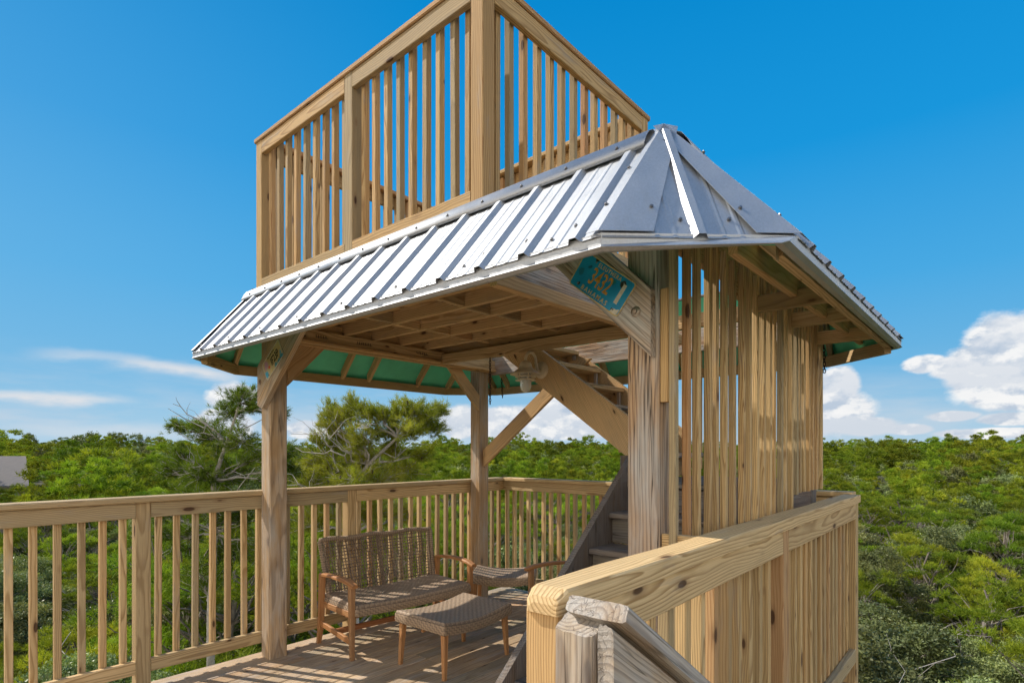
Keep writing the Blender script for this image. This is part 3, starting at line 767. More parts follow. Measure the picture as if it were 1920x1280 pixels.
def plate(name, label, centre, xdir, body, edge):
    root = thing(name, label, 'licence plate', centre)
    x = V(xdir).normalized(); z = V((-1, 0, 0)); y_ = z.cross(x)
    root.rotation_mode = 'QUATERNION'; root.rotation_quaternion = Matrix((x, y_, z)).transposed().to_quaternion()
    pl = MB().prism([(a, b, 0) for a, b in rrect(.300, .148, .014)], (0, 0, .0012), .5)
    local_mesh('plate_body', M[body], root, pl)
    o = rrect(.304, .152, .016); i = rrect(.294, .142, .011); n = len(o)
    vs = [(a, b, 0.0) for a, b in o] + [(a, b, .0022) for a, b in o] + [(a, b, .0022) for a, b in i] + [(a, b, .001) for a, b in i]
    fs = [(k*n+q, k*n+(q+1) % n, (k+1)*n+(q+1) % n, (k+1)*n+q) for k in range(3) for q in range(n)]
    local_mesh('plate_rim', M[edge], root, MB().add(vs, fs, None, .5))
    return root
p1 = plate('license_plate', 'blue Bahamas licence plate 3432 screwed on the nearest brace', (2.0395, 1.283, 2.292), (0, -.787, -.617), 'plate_blue', 'plate_cream')
child_mesh('plate_number', text_mesh('3432', .098, .62), M['plate_orange'], p1, (-.008, .002, .0018))
child_mesh('plate_text', text_mesh('ELEUTHERA', .024, .9, spacing=1.25), M['plate_cream'], p1, (.010, .055, .0018))
child_mesh('plate_text', text_mesh('BAHAMAS', .028, .95, spacing=1.45), M['plate_cream'], p1, (-.004, -.056, .0018))
local_mesh('plate_sticker', M['plate_white'], p1, MB().prism([(.099, -.035, .0013), (.117, -.035, .0013), (.117, .048, .0013), (.099, .048, .0013)], (0, 0, .0004), .5))
local_mesh('worn_corner', M['plate_white'], p1, MB().prism([(.104, -.072, .0013), (.143, -.072, .0013), (.143, -.045, .0013), (.13, -.052, .0013), (.112, -.054, .0013)], (0, 0, .0004), .5))
for (x, y_) in ((-.108, -.053), (.098, .050), (-.075, .058), (.115, -.058)):
    local_mesh('screw', M['screw'], p1, MB().lathe([(0, .004), (.004, .0024), (.0045, .001)], (x, y_, 0), 10))
p2 = plate('license_plate', 'colourful yellow and blue licence plate screwed on the brace of the left post', (2.0395, 4.128, 2.266), (0, -.826, .564), 'plate_multi', 'plate_white')
child_mesh('plate_number', text_mesh('IF23P', .088, .66), M['ink'], p2, (.035, -.002, .0018))
child_mesh('plate_text', text_mesh('FLORIDA', .024, .95, spacing=1.3), M['ink'], p2, (.0, .056, .0018))
for (x, y_) in ((-.108, -.055), (.098, -.055)):
    local_mesh('screw', M['screw'], p2, MB().lathe([(0, .005), (.006, .0045), (.0075, .001)], (x, y_, 0), 10))

# ------------------------------------------------------------------ barn lamp
lc = V((3.585, 2.975, 0))
lamp = thing('wall_lamp', 'cream barn lamp with stacked rings and clear globe on the stair stringer', 'lamp', (lc.x, lc.y, 2.1))
MB().lathe([(0, .018), (.045, .018), (.066, .012), (.073, .0), (.073, -.002), (0, -.002)], (3.792, 2.975, 2.272), 28, axis=(-1, 0, 0)).build('back_plate', M['lamp'], lamp)
arm = [V((3.775, 2.975, 2.262)), V((3.735, 2.975, 2.27))]
for k in range(13):
    a = rad(-10+190*k/12); arm.append(V((3.652+.067*math.cos(a), 2.975, 2.335+.067*math.sin(a))))
arm.append(V((3.585, 2.975, 2.31)))
MB().tube(arm, .0115, 12).build('gooseneck', M['lamp'], lamp)
c = (lc.x, lc.y, 0)
MB().lathe([(0, 2.322), (.030, 2.320), (.045, 2.308), (.052, 2.285), (.053, 2.272), (.058, 2.270), (.058, 2.264), (.050, 2.262)], c, 32).build('cap', M['lamp'], lamp)
MB().lathe([(.050, 2.268), (.062, 2.262), (.092, 2.238), (.124, 2.218), (.127, 2.213), (.122, 2.212), (.088, 2.230), (.055, 2.248)], c, 36).build('shade', M['lamp'], lamp)
MB().lathe([(.048, 2.205), (.083, 2.196), (.087, 2.192), (.084, 2.189), (.05, 2.196)], c, 36).lathe([(.048, 2.178), (.081, 2.170), (.085, 2.166), (.082, 2.163), (.05, 2.168)], c, 36).build('louvre_ring', M['lamp'], lamp)
for a in (0, 2.1, 4.2):
    q = V((lc.x+.06*math.cos(a), lc.y+.06*math.sin(a), 0)); MB().tube([q+V((0, 0, 2.24)), q+V((0, 0, 2.168))], .004, 6).build('rod', M['lamp'], lamp)
MB().lathe([(.044, 2.25), (.046, 2.15), (.045, 2.115), (.038, 2.090), (.022, 2.074), (0, 2.069)], c, 32).build('globe', M['glass'], lamp)
MB().lathe([(.012, 2.24), (.013, 2.19), (.026, 2.155), (.027, 2.135), (.018, 2.115), (0, 2.11)], c, 20).build('bulb', M['plate_white'], lamp)

# ------------------------------------------------------------------ chains
def chain(label, p, n, L=.033, sway=0.):
    root = thing('hanging_chain', label, 'chain', p)
    for k in range(n):
        c0 = V(p)+V((sway*k, 0, -k*L*.74-.015)); tw = rad(90*(k % 2)+25)
        d = V((math.cos(tw), math.sin(tw), 0)); pts = []
        for j in range(13):
            a = 2*math.pi*j/12; pts.append(c0+d*(.0085*math.cos(a))+V((0, 0, .0165*math.sin(a))))
        MB().tube(pts, .0033, 6, cap=False).build('link', M['chain'], root)
    MB().tube([V(p)+V((0, 0, .02)), V(p)+V((0, 0, -.002))], .004, 6).build('hook', M['chain'], root)
chain('rusty chain hanging free from the beam in front of the rear post', (3.77, 3.545, 2.432), 17)
chain('rusty chain lying against the green roof underlay, left of the lamp', (4.76, 4.30, 2.41), 9, sway=.002)
chain('rusty chain against the green underlay at the far right corner of the roof', (4.60, 1.02, 2.36), 8, sway=.003)

# ------------------------------------------------------------------ wicker furniture
def weave_top(W_, D_, zc, th, sag=.02, cell=.023, round_=.03, over=0.):
    """woven slab in local coords: x in [0,W], y in [0,D]; sides roll over. returns MB"""
    nx = int(W_/cell*4); ny = int(D_/cell*4)
    mb = MB(); vs = []; tn = []
    pad = .02
    for j in range(ny+1):
        for i in range(nx+1):
            x = W_*i/nx; y_ = D_*j/ny
            cx_, cy_ = x/cell, y_/cell
            par = (int(cx_) + int(cy_)) % 2
            hx = abs(math.sin(math.pi*cx_)); hy = abs(math.sin(math.pi*cy_))
            h = (hx*.9 if par else hy*.9)
            ed = min(x, W_-x, y_, D_-y_); er = min(1, ed/round_)
            z = zc - sag*math.sin(math.pi*min(1, max(0, x/W_)))**1.0 - round_*.9*(1-math.sqrt(max(0, 1-(1-er)**2))) + .0045*h
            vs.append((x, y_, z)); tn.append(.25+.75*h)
    fs = [(j*(nx+1)+i, j*(nx+1)+i+1, (j+1)*(nx+1)+i+1, (j+1)*(nx+1)+i) for j in range(ny) for i in range(nx)]
    mb.add(vs, fs, None, tn, True)
    # woven skirt
    loop = [(0, 0), (W_, 0), (W_, D_), (0, D_)]
    per = []
    for k in range(4):
        a, b = V((*loop[k], 0)), V((*loop[(k+1) % 4], 0)); L = (b-a).length; m_ = max(2, int(L/cell*3))
        nrm = (b-a).normalized().cross(V((0, 0, 1)))
        for q in range(m_): per.append((a.lerp(b, q/m_), nrm, L*q/m_))
    rows = 12; vs = []; tn = []
    for r_ in range(rows+1):
        f = r_/rows
        for (p, nrm, s_) in per:
            par = (int(s_/cell)+int(f*4)) % 2
            h = abs(math.sin(math.pi*s_/cell)) if par else abs(math.sin(math.pi*f*4))
            sg = sag*math.sin(math.pi*min(1, max(0, p.x/W_)))
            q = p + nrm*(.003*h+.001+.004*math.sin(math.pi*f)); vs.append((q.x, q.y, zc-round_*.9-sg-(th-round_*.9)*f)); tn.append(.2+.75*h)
    n_ = len(per)
    fs = [(r_*n_+i, (r_+1)*n_+i, (r_+1)*n_+(i+1) % n_, r_*n_+(i+1) % n_) for r_ in range(rows) for i in range(n_)]
    mb.add(vs, fs, None, tn, True)
    # dark underside
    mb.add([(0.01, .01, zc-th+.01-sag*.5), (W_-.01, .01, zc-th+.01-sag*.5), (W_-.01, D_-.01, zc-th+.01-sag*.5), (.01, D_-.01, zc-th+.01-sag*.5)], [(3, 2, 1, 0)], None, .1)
    return mb
def LB(name, mat, root, *a, parent=None, **k):
    o = MB().board(*a, **k).build(name, M[mat], None); o.parent = parent or root; return o
def ottoman(label, loc, rot, W_=.66, D_=.47):
    r_ = thing('ottoman', label, 'ottoman', loc, 'wicker ottomans'); r_.rotation_euler = (0, 0, rot)
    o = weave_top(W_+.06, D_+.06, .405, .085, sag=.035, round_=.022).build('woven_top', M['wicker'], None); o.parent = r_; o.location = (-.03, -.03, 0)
    for (x, y_, sx, sy) in ((0, 0, -1, -1), (W_, 0, 1, -1), (W_, D_, 1, 1), (0, D_, -1, 1)):
        LB('leg', 'teak', r_, (x-sx*.012, y_-sy*.012, .345), (x+sx*.004, y_+sy*.004, 0), .048, .040, X_, taper=.62, tone=random.uniform(.2, .8))
    LB('apron_bar', 'teak', r_, (0, D_*.5, .30), (W_, D_*.5, .30), .03, .02, Z_, tone=.4)
    return r_
ottoman('low dark woven ottoman with wooden legs in front of the loveseat', (2.700, 2.975, 0), rad(1))
ottoman('second woven ottoman standing by the rear post beside the armchair', (3.945, 3.925, 0), math.atan2(-.80, .60), W_=.56, D_=.42)

def open_back(W_, z0, z1, y0, lean, bow=.03, cell=.026, bands=(), tops=.05):
    """open lattice back: strands interlaced; local x along width, leaning back to +y"""
    mb = MB()
    def P(x, z, d=0.):
        f = (z-z0)/(z1-z0); f = max(0, min(1.1, f))
        xx = x + (x-W_/2)*(-.06*(1-f))
        return V((xx, y0 + lean*f + bow*math.sin(math.pi*x/W_)*(.5+.5*f) + d, z + .012*math.sin(math.pi*x/W_)*0))
    nx = int(W_/cell); nz = int((z1-z0)/cell)
    for i in range(nx+1):
        x = W_*i/nx + random.uniform(-.003, .003); 
        if random.random() < .06: x += .006
        pts = [P(x+random.uniform(-.0008, .0008), z0+(z1-z0)*k/(nz*2), .0035*math.sin(math.pi*(k+i))) for k in range(nz*2+1)]
        pts = [P(x, z0+(z1-z0)*k/nz, .0035*(-1)**(k+i)) for k in range(nz+1)]
        mb.tube(pts, .0046, 4, tone=random.uniform(.0, .6), smooth=False)
        if i % 3 == 0: mb.tube([p+V((.007, 0, 0)) for p in pts], .0032, 4, tone=random.uniform(.1, .6), smooth=False)
    for j in range(nz+1):
        z = z0+(z1-z0)*j/nz + random.uniform(-.003, .003)
        pts = [P(W_*k/nx, z+random.uniform(-.0012, .0012), -.0035*(-1)**(k+j)) for k in range(nx+1)]
        mb.tube(pts, .0046, 4, tone=random.uniform(.0, .6), smooth=False)
    for xb in bands:
        for q in range(5):
            pts = [P(xb-.018+q*.009, z0+(z1-z0)*k/nz, .005*(-1)**(k+q)) for k in range(nz+1)]; mb.tube(pts, .0048, 5, tone=.3, smooth=False)
    # wrapped border
    def wrap(path, r0):
        pts = []; L = 0
        for a, b in zip(path[:-1], path[1:]):
            L += (b-a).length
        m_ = int(L/.006); out_ = []; rr2 = []
        for k in range(m_+1):
            t = k/m_*(len(path)-1); i = min(int(t), len(path)-2); out_.append(path[i].lerp(path[i+1], t-i)); rr2.append(r0*(1+.16*math.sin(k*1.9)+random.uniform(-.08, .08)))
        mb.tube(out_, rr2, 8, tone=None if False else [.25+.6*(.5+.5*math.sin((i//8)*1.9)) for i in range(len(out_)*8)])
    wrap([P(W_*k/20, z1+.006+.006*math.sin(k*.9), 0) for k in range(21)], .020)
    wrap([P(.0, z0+(z1-z0)*k/12, 0) for k in range(13)], .019)
    wrap([P(.032, z0+(z1-z0)*k/12, 0) for k in range(13)], .010)
    wrap([P(W_, z0+(z1-z0)*k/12, 0) for k in range(13)], .019)
    wrap([P(W_-.032, z0+(z1-z0)*k/12, 0) for k in range(13)], .010)
    return mb
def seat_unit(name, label, cat, loc, rot, W_, D_=.56, lean=.10):
    """origin: front-left leg; x across, y towards the back"""
    r_ = thing(name, label, cat, loc); r_.rotation_euler = (0, 0, rot)
    for x, sx in ((0, -1), (W_, 1)):
        LB('leg', 'teak', r_, (x, 0, .575), (x, -.008, 0), .046, .042, X_, taper=.72, tone=.25+.1*sx)
        LB('leg', 'teak', r_, (x, D_-.05, .57), (x, D_-.02, .12), .046, .040, X_, tone=.5)
        LB('leg', 'teak', r_, (x, D_-.0205, .135), (x, D_+.015, 0), .042, .040, X_, taper=.8, tone=.5)
        # curved arm
        ap = [(D_-.02, .572, .03), (D_-.12, .588, .034), (D_-.26, .598, .05), (D_-.40, .600, .062), (D_-.52, .590, .066), (-.02, .578, .062), (-.055, .566, .05)]
        vs = []; gs = []
        for (y_, z, wd) in ap:
            xo = sx*.012*math.sin(math.pi*min(1, max(0, (D_-y_)/D_)))
            for (a, b) in ((-.5, -1), (.5, -1), (.5, .2), (.32, 1), (-.32, 1), (-.5, .2)):
                vs.append((x+xo+a*wd, y_, z+b*.013)); gs.append((y_+5+x, a*wd+.02, b*.012+.05))
        n_ = 6; fs = [(i*n_+k, (i+1)*n_+k, (i+1)*n_+(k+1) % n_, i*n_+(k+1) % n_) for i in range(len(ap)-1) for k in range(n_)] + [tuple(range(n_)), tuple(range((len(ap)-1)*n_, len(ap)*n_))[::-1]]
        o = MB().add(vs, fs, gs, .35).build('armrest', M['teak'], None); o.parent = r_
        LB('side_stretcher', 'teak', r_, (x, .02, .135), (x, D_-.03, .175), .045, .024, Z_, tone=.35)
        LB('side_rail', 'teak', r_, (x-sx*.02, .01, .33), (x-sx*.02, D_-.04, .33), .05, .022, Z_, tone=.4)
    LB('long_stretcher', 'teak', r_, (.012, D_*.5, .155), (W_-.012, D_*.5, .155), .045, .026, Z_, tone=.98)
    LB('front_bar', 'teak', r_, (.02, .03, .325), (W_-.02, .03, .325), .04, .022, Z_, tone=.5)
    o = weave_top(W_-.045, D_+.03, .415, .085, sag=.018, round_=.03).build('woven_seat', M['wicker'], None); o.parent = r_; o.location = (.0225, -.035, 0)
    bk = open_back(W_-.04, .40, .835, 0, lean, bands=(((W_-.04)/2,) if W_ > 1 else ())).build('woven_back', M['wicker'], None); bk.parent = r_; bk.location = (.02, D_-.06, 0)
    return r_
seat_unit('loveseat', 'two-seat wicker loveseat with open woven back and curved wooden arms by the left railing', 'loveseat', (2.490, 3.790, 0), rad(-5.0), 1.17, D_=.54)
seat_unit('armchair', 'wicker armchair mostly hidden behind the foreground rail, one dark wooden arm showing', 'armchair', (3.555, 2.60, 0) if False else (3.865, 3.145, 0), math.atan2(-.92, -.40), .62, D_=.56)

# ------------------------------------------------------------------ ground, woods
CAM = V((0, 0, 1.6)); YAW = rad(41.05)
cu, su = math.cos(YAW), math.sin(YAW)
def cam2w(x, d): return (x*su+d*cu, -x*cu+d*su)
def gz(x, y_):
    r_ = math.hypot(x, y_); t = min(1, max(0, (r_-18)/230)); t = t*t*(3-2*t)
    d = x*cu+y_*su; xr = x*su-y_*cu
    return -8.6 + 5.9*t + .55*math.sin(x*.045+1)*math.cos(y_*.05) * min(1, r_/30) + (1.0*math.sin(math.atan2(xr, max(1, d))*9+1.2))*t + 22*max(0, (r_-420)/1800)*0
rings_ = [0, 3, 6, 10, 15, 22, 30, 40, 55, 75, 100, 130, 170, 220, 280, 350, 450, 700, 1500, 4000]
vs = [(0, 0, gz(0, 0))]; fs = []; na = 96
for r_ in rings_[1:]:
    for k in range(na):
        a = 2*math.pi*k/na; x, y_ = r_*math.cos(a), r_*math.sin(a); vs.append((x, y_, gz(x, y_)-max(0, (r_-450))*.004))
for k in range(na): fs.append((0, 1+k, 1+(k+1) % na))
for i in range(len(rings_)-2):
    for k in range(na): a = 1+i*na; fs.append((a+k, a+na+k, a+na+(k+1) % na, a+(k+1) % na))
g = MB().add(vs, fs, None, .5, True).build('ground', M['ground']); g['kind'] = 'structure'

def np_mesh(name, tris, quads, tones, mat):
    """tris (n,3,3) ; quads (n,4,3)"""
    vs = []; faces_n = []
    if tris is not None and len(tris): vs.append(tris.reshape(-1, 3)); faces_n += [3]*len(tris)
    if quads is not None and len(quads): vs.append(quads.reshape(-1, 3)); faces_n += [4]*len(quads)
    vs = np.concatenate(vs).astype(np.float32); nv = len(vs)
    me = bpy.data.meshes.new(name)
    me.vertices.add(nv); me.vertices.foreach_set('co', vs.ravel())
    me.loops.add(nv); me.loops.foreach_set('vertex_index', np.arange(nv, dtype=np.int32))
    fn = np.array(faces_n, dtype=np.int32); st = np.concatenate([[0], np.cumsum(fn)[:-1]]).astype(np.int32)
    me.polygons.add(len(fn)); me.polygons.foreach_set('loop_start', st); me.polygons.foreach_set('loop_total', fn)
    me.update(); me.validate()
    at = me.attributes.new('tone', 'FLOAT', 'POINT'); at.data.foreach_set('value', np.repeat(tones, fn).astype(np.float32))
    me.materials.append(mat); return me
def unit(a): return a/np.maximum(1e-9, np.linalg.norm(a, axis=-1, keepdims=True))
def needles(P, D, k, L, w_, spread=.8, tone=None):
    n = len(P); P = np.repeat(P, k, 0); D = np.repeat(D, k, 0)
    d = unit(D + RNG.normal(0, spread, (n*k, 3))); base = P + d*L*.06 - unit(D)*RNG.uniform(0, L*.7, (n*k, 1))
    s_ = unit(np.cross(d, RNG.normal(0, 1, (n*k, 3))))*w_/2
    LL = L*RNG.uniform(.7, 1.15, (n*k, 1))
    t = np.stack([base-s_, base+s_, base+d*LL], 1)
    tn = np.repeat(tone if tone is not None else RNG.uniform(0, 1, n), k)*.75 + RNG.uniform(0, .25, n*k)
    return t, tn
def leaves(P, k, L, w_, spread, tone=None, up=.3):
    n = len(P); P = np.repeat(P, k, 0) + RNG.normal(0, spread, (n*k, 3))
    d = unit(RNG.normal(0, 1, (n*k, 3))+np.array([0, 0, up])); s_ = unit(np.cross(d, RNG.normal(0, 1, (n*k, 3))))
    LL = L*RNG.uniform(.7, 1.2, (n*k, 1)); ww = w_*.5*RNG.uniform(.7, 1.2, (n*k, 1))
    q = np.stack([P, P+d*LL*.5+s_*ww, P+d*LL, P+d*LL*.5-s_*ww], 1)
    tn = np.repeat(tone if tone is not None else RNG.uniform(0, 1, n), k)*.6+RNG.uniform(0, .4, n*k)
    return q, tn

def limb(mb, p0, p1, r0, r1, wob=.12, n=5, sides=5):
    p0, p1 = V(p0), V(p1); L = (p1-p0).length; pts = [p0]
    for k in range(1, n): pts.append(p0.lerp(p1, k/n)+V((random.uniform(-1, 1), random.uniform(-1, 1), random.uniform(-.5, .9)))*L*wob*.5)
    pts.append(p1); mb.tube(pts, [r0+(r1-r0)*k/n for k in range(n+1)], sides, cap=False)
    return pts
def make_tree(kind, seed, H, R, clumps, crown_frac=.55, lod=1, bare=.3, lean=(0, 0)):
    """returns (trunk mesh, crown mesh), origin at ground"""
    random.seed(seed); global RNG; RNG = np.random.default_rng(seed)
    tb = MB(); top = V((lean[0], lean[1], H*.93)); n = 8
    tp = [V((0, 0, 0))]
    for k in range(1, n+1): tp.append(V((0, 0, 0)).lerp(top, k/n)+V((random.uniform(-1, 1), random.uniform(-1, 1), 0))*.035*H*.6)
    tb.tube(tp, [(.018*H)*(1-.85*k/n)+.006 for k in range(n+1)], 7, cap=False)
    P = []; D = []; T_ = []; tips = []
    for c_ in range(clumps):
        f = random.random(); zf = (1-crown_frac)+crown_frac*f
        prof = math.sin(math.pi*min(1, .12+.86*(1-f)**.75))**.8 if kind == 'pine' else math.sqrt(max(0.04, 1-(f*1.0)**2.2))*random.uniform(.75, 1.25)
        rr_2 = R*prof*random.uniform(.35, 1.0)
        a = random.uniform(0, 2*math.pi)
        base = tp[min(n, int(zf*n*.93))]
        c0 = V((top.x*zf+rr_2*math.cos(a), top.y*zf+rr_2*math.sin(a), H*(zf*.94)+random.uniform(-.1, .25)))
        st_ = tp[max(1, min(n, int(zf*n*.93-rr_2*.5)))]
        pts = limb(tb, st_, c0, .007*H*(1-.5*f)+.006, .007, .16, 5, 4 if lod else 5)
        cr = (random.uniform(.30, .52) if kind == 'pine' else random.uniform(.16, .40))*(R/1.8)**.6
        if kind == 'oak': c0.z += random.uniform(-.35, .45)
        tone = random.random()
        m_ = {0: 70, 1: 42, 2: 16}[lod]
        if kind == 'oak': m_ = {0: 90, 1: 60, 2: 20}[lod]
        v_ = unit(RNG.normal(0, 1, (m_, 3))); v_[:, 2] = np.abs(v_[:, 2])*.9-.22
        q = np.array(c0)+v_*np.array([cr*1.15, cr*1.15, cr*.75])*RNG.uniform(.45, 1., (m_, 1))
        P.append(q); D.append(unit(v_*.8+np.array([0, 0, .75]))); T_.append(np.clip(tone*.6+.4*(v_[:, 2]+.2)+RNG.uniform(-.15, .15, m_), 0, 1))  # shading put into the leaf tone: clump tops lighter, undersides darker
        if lod == 0:
            for k in range(10):
                i = random.randrange(m_); limb(tb, pts[random.randint(2, 5)], q[i], .006, .0025, .2, 3, 3)
    if bare > 0:
        for c_ in range(int(clumps*bare)):
            zf = random.uniform(.25, 1-crown_frac*(.4 if kind == 'pine' else .15)); a = random.uniform(0, 2*math.pi); L = R*random.uniform(.4, .95)
            base = tp[min(n, int(zf*n))]; tip = base+V((math.cos(a)*L, math.sin(a)*L, random.uniform(-.2, .8)*L))
            pts = limb(tb, base, tip, .016, .005, .3, 5, 4)
            for k in range(3): q = pts[random.randint(2, 4)]; limb(tb, q, q+V((random.uniform(-1, 1), random.uniform(-1, 1), random.uniform(-.2, 1)))*L*.4, .007, .0025, .3, 3, 3)
    P = np.concatenate(P); D = np.concatenate(D); T_ = np.concatenate(T_)
    if kind == 'pine':
        k, L, w_ = {0: (13, .11, .009), 1: (11, .17, .019), 2: (8, .34, .06)}[lod]
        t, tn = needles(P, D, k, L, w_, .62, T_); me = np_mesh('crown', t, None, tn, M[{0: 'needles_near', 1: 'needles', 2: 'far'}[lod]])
    else:
        k, L, w_, sp = {0: (14, .055, .026, .05), 1: (11, .085, .045, .08), 2: (8, .22, .12, .16)}[lod]
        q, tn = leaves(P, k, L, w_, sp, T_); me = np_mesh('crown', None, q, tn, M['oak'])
    tr = tb.build('trunk', M['dead' if (kind == 'oak' or lod == 0) else 'bark']); tme = tr.data; bpy.data.objects.remove(tr)
    return tme, me
def place(name, meshes, loc, rz, sc, label, cat, group):
    root = thing(name, label, cat, loc, group); root.rotation_euler = (0, 0, rz); wxy = random.uniform(.85, 1.35); root.scale = (sc*wxy, sc*wxy, sc*random.uniform(.95, 1.05))
    for nm, me in zip(('trunk', 'crown'), meshes):
        o = bpy.data.objects.new(nm, me); COL.objects.link(o); o.parent = root
    return root
pines1 = [make_tree('pine', 100+i, 7.0, r_, 46, .62, 1) for i, r_ in enumerate((1.7, 2.0, 1.5, 2.2))]
oaks1 = [make_tree('oak', 200+i, 5.6, r_, 95, .62, 1, bare=.35) for i, r_ in enumerate((2.1, 2.4, 1.9))]
pines0 = [make_tree('pine', 300+i, 7.0, r_, 44, .62, 0, bare=.6) for i, r_ in enumerate((1.6, 1.9, 1.5))]
oaks0 = [make_tree('oak', 400+i, 5.4, r_, 105, .62, 0, bare=.55) for i, r_ in enumerate((2.0, 2.2))]
pines2 = [make_tree('pine', 500+i, 7.0, r_, 34, .55, 2, bare=0) for i, r_ in enumerate((2.1, 2.5, 1.9))]
oaks2 = [make_tree('oak', 600, 6.0, 2.5, 34, .6, 2, bare=0)]
random.seed(99)
# scatter positions in view (with margins for a step to the side)
pts = []; tries = 0
def patch(x, y_): return math.sin(x*.21+1.3)*math.cos(y_*.17+.4)+.6*math.sin(x*.47-y_*.39)+.4*math.sin(x*.09+y_*.11)
def inview(x, d): return d > 2.5 and abs(x/d) < 1.02
def house_zone(x, d): return 55 < d < 69 and x < -44.5
while tries < 60000:
    tries += 1
    r_ = 7.2*(300/7.2)**(random.random()**.62); a = random.uniform(-.86, .86)
    x, d = r_*math.sin(a), r_*math.cos(a)
    if not inview(x, d) or house_zone(x, d): continue
    wx, wy = cam2w(x, d)
    if -4 < wx < 6.6 and -3.0 < wy < 6.3: continue
    sp = 1.9+.009*r_ if r_ < 120 else 2.9+.003*r_
    if len(pts) > 9000: break
    ok = True
    cell_ = (int(wx//4), int(wy//4))
    pts.append((r_, wx, wy, x, d, sp))
# thin by spacing with a grid hash
grid = {}; keep = []
for p in sorted(pts, key=lambda q: random.random()):
    c_ = (int(p[1]//4.6), int(p[2]//4.6)); bad = False
    for i in (-1, 0, 1):
        for j in (-1, 0, 1):
            for q in grid.get((c_[0]+i, c_[1]+j), ()):
                if (q[1]-p[1])**2+(q[2]-p[2])**2 < p[5]**2: bad = True; break
            if bad: break
        if bad: break
    if not bad: grid.setdefault(c_, []).append(p); keep.append(p)
keep.sort(key=lambda q: q[0])
print('TREES', len(keep), 'dist of 285th', keep[min(284, len(keep)-1)][0])
NI = 285
for i, (r_, wx, wy, x, d, sp) in enumerate(keep[:NI]):
    right = x > 0
    # scrub oaks fill the right foreground and low areas, pines stand above
    q_ = x/d
    if q_ > -.1: po = .74 if r_ < 26 else .5 if r_ < 40 else .2
    else: po = .55 if r_ < 14 else .3
    oak = random.random() < po
    lod0 = r_ < 13.5
    if oak: ms = random.choice(oaks0 if lod0 else oaks1); H0 = 5.5
    else: ms = random.choice(pines0 if lod0 else pines1); H0 = 7.0
    z0 = gz(wx, wy)
    if r_ > 16: tgt = z0 + 5.9 + .75*patch(wx, wy) + random.uniform(-.7, .9) - (.9 if oak else 0)
    else: tgt = (-2.9 if right else -2.1) - (.5 if oak else 0) + random.uniform(-.9, .8)
    if r_ < 10.5 and not right: tgt = -1.6+random.uniform(-.8, .3)
    if -.66 < q_ < -.12 and 11 < r_ < 19 and not oak: tgt = .9+random.uniform(-.9, .45)
    sc = max(.55, (tgt-z0)/H0)
    nm = 'scrub_oak' if oak else 'pine_tree'
    side = 'right' if right else 'left'
    lab = (('grey-green scrub oak' if oak else 'green sand pine') + (' close below the deck on the ' if r_ < 14 else ' among the woods on the ') + side + (' side' if r_ < 24 else ' side, further off'))
    place(nm, ms, (wx, wy, z0-.1), random.uniform(0, 6.28), sc, lab, 'tree', ('scrub oaks' if oak else 'pine trees') + ' in the woods, ' + side)
# hero pines rising above the left railing
def hero(seed, H, lean, spec, label, loc, extra_bare=10):
    """spec: list of (x,y,z) clump centres in local camera-ish frame, placed on limbs"""
    random.seed(seed); global RNG; RNG = np.random.default_rng(seed)
    root = thing('sand_pine', label, 'tree', loc)
    tb = MB(); P = []; D = []; T_ = []
    trunk = [V(p) for p in lean]
    rs = [.085*(1-.75*k/(len(trunk)-1)) for k in range(len(trunk))]
    tb.tube(trunk, rs, 8, cap=False)
    cones = MB()
    for (c0, cr, st_) in spec:
        c0 = V(c0); pts = limb(tb, trunk[st_], c0, .026, .008, .14, 6, 5)
        n_sub = int(44*cr/.4)
        tone = random.random()
        for k in range(n_sub):
            v_ = V((random.gauss(0, 1), random.gauss(0, 1), random.gauss(.25, .8))).normalized()
            tip = c0+V((v_.x*cr*1.35, v_.y*cr*1.35, v_.z*cr*1.15))*random.uniform(.45, 1.15)
            sp_ = pts[random.choice((3, 4, 5, 6, 6))]
            tw = limb(tb, sp_, tip, .006, .0025, .18, 4, 3)
            m_ = 9
            for q in range(m_):
                f = .45+.55*q/(m_-1); i = min(3, int(f*4)); pp = tw[i].lerp(tw[i+1], f*4-i)
                pp = pp+V((random.gauss(0, .035), random.gauss(0, .035), random.gauss(0, .03)))
                P.append(tuple(pp)); D.append(tuple((tip-sp_).normalized()*.9+V((0, 0, .45)))); T_.append(min(1, max(0, .25+.5*tone+.25*v_.z+random.uniform(-.2, .2))))  # tone rises with height in the clump, painting in lit tops
            if random.random() < .12: cones.lathe([(0, .03), (.014, .02), (.018, 0), (.010, -.025), (0, -.03)], tip.lerp(sp_, .35), 6)
    for k in range(extra_bare):
        s_ = random.choice(trunk[2:-1]); L = random.uniform(.5, 1.3); a = random.uniform(0, 6.28)
        tip = s_+V((math.cos(a)*L, math.sin(a)*L, random.uniform(.1, 1.1)*L)); pts = limb(tb, s_, tip, .018, .004, .25, 6, 4)
        for q in range(4): w_ = pts[random.randint(2, 5)]; limb(tb, w_, w_+V((random.uniform(-1, 1), random.uniform(-1, 1), random.uniform(0, 1.2)))*L*.35, .007, .002, .25, 3, 3)
    P, D, T_ = map(np.array, (P, D, T_))
    t, tn = needles(P, unit(D), 13, .095, .0075, .6, T_)
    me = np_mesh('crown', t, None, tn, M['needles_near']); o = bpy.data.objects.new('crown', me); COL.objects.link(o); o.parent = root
    o = tb.build('trunk', M['dead'], None); o.parent = root
    if cones.v: o = cones.build('cones', M['cone'], None); o.parent = root; o['kind'] = 'stuff'
    return root
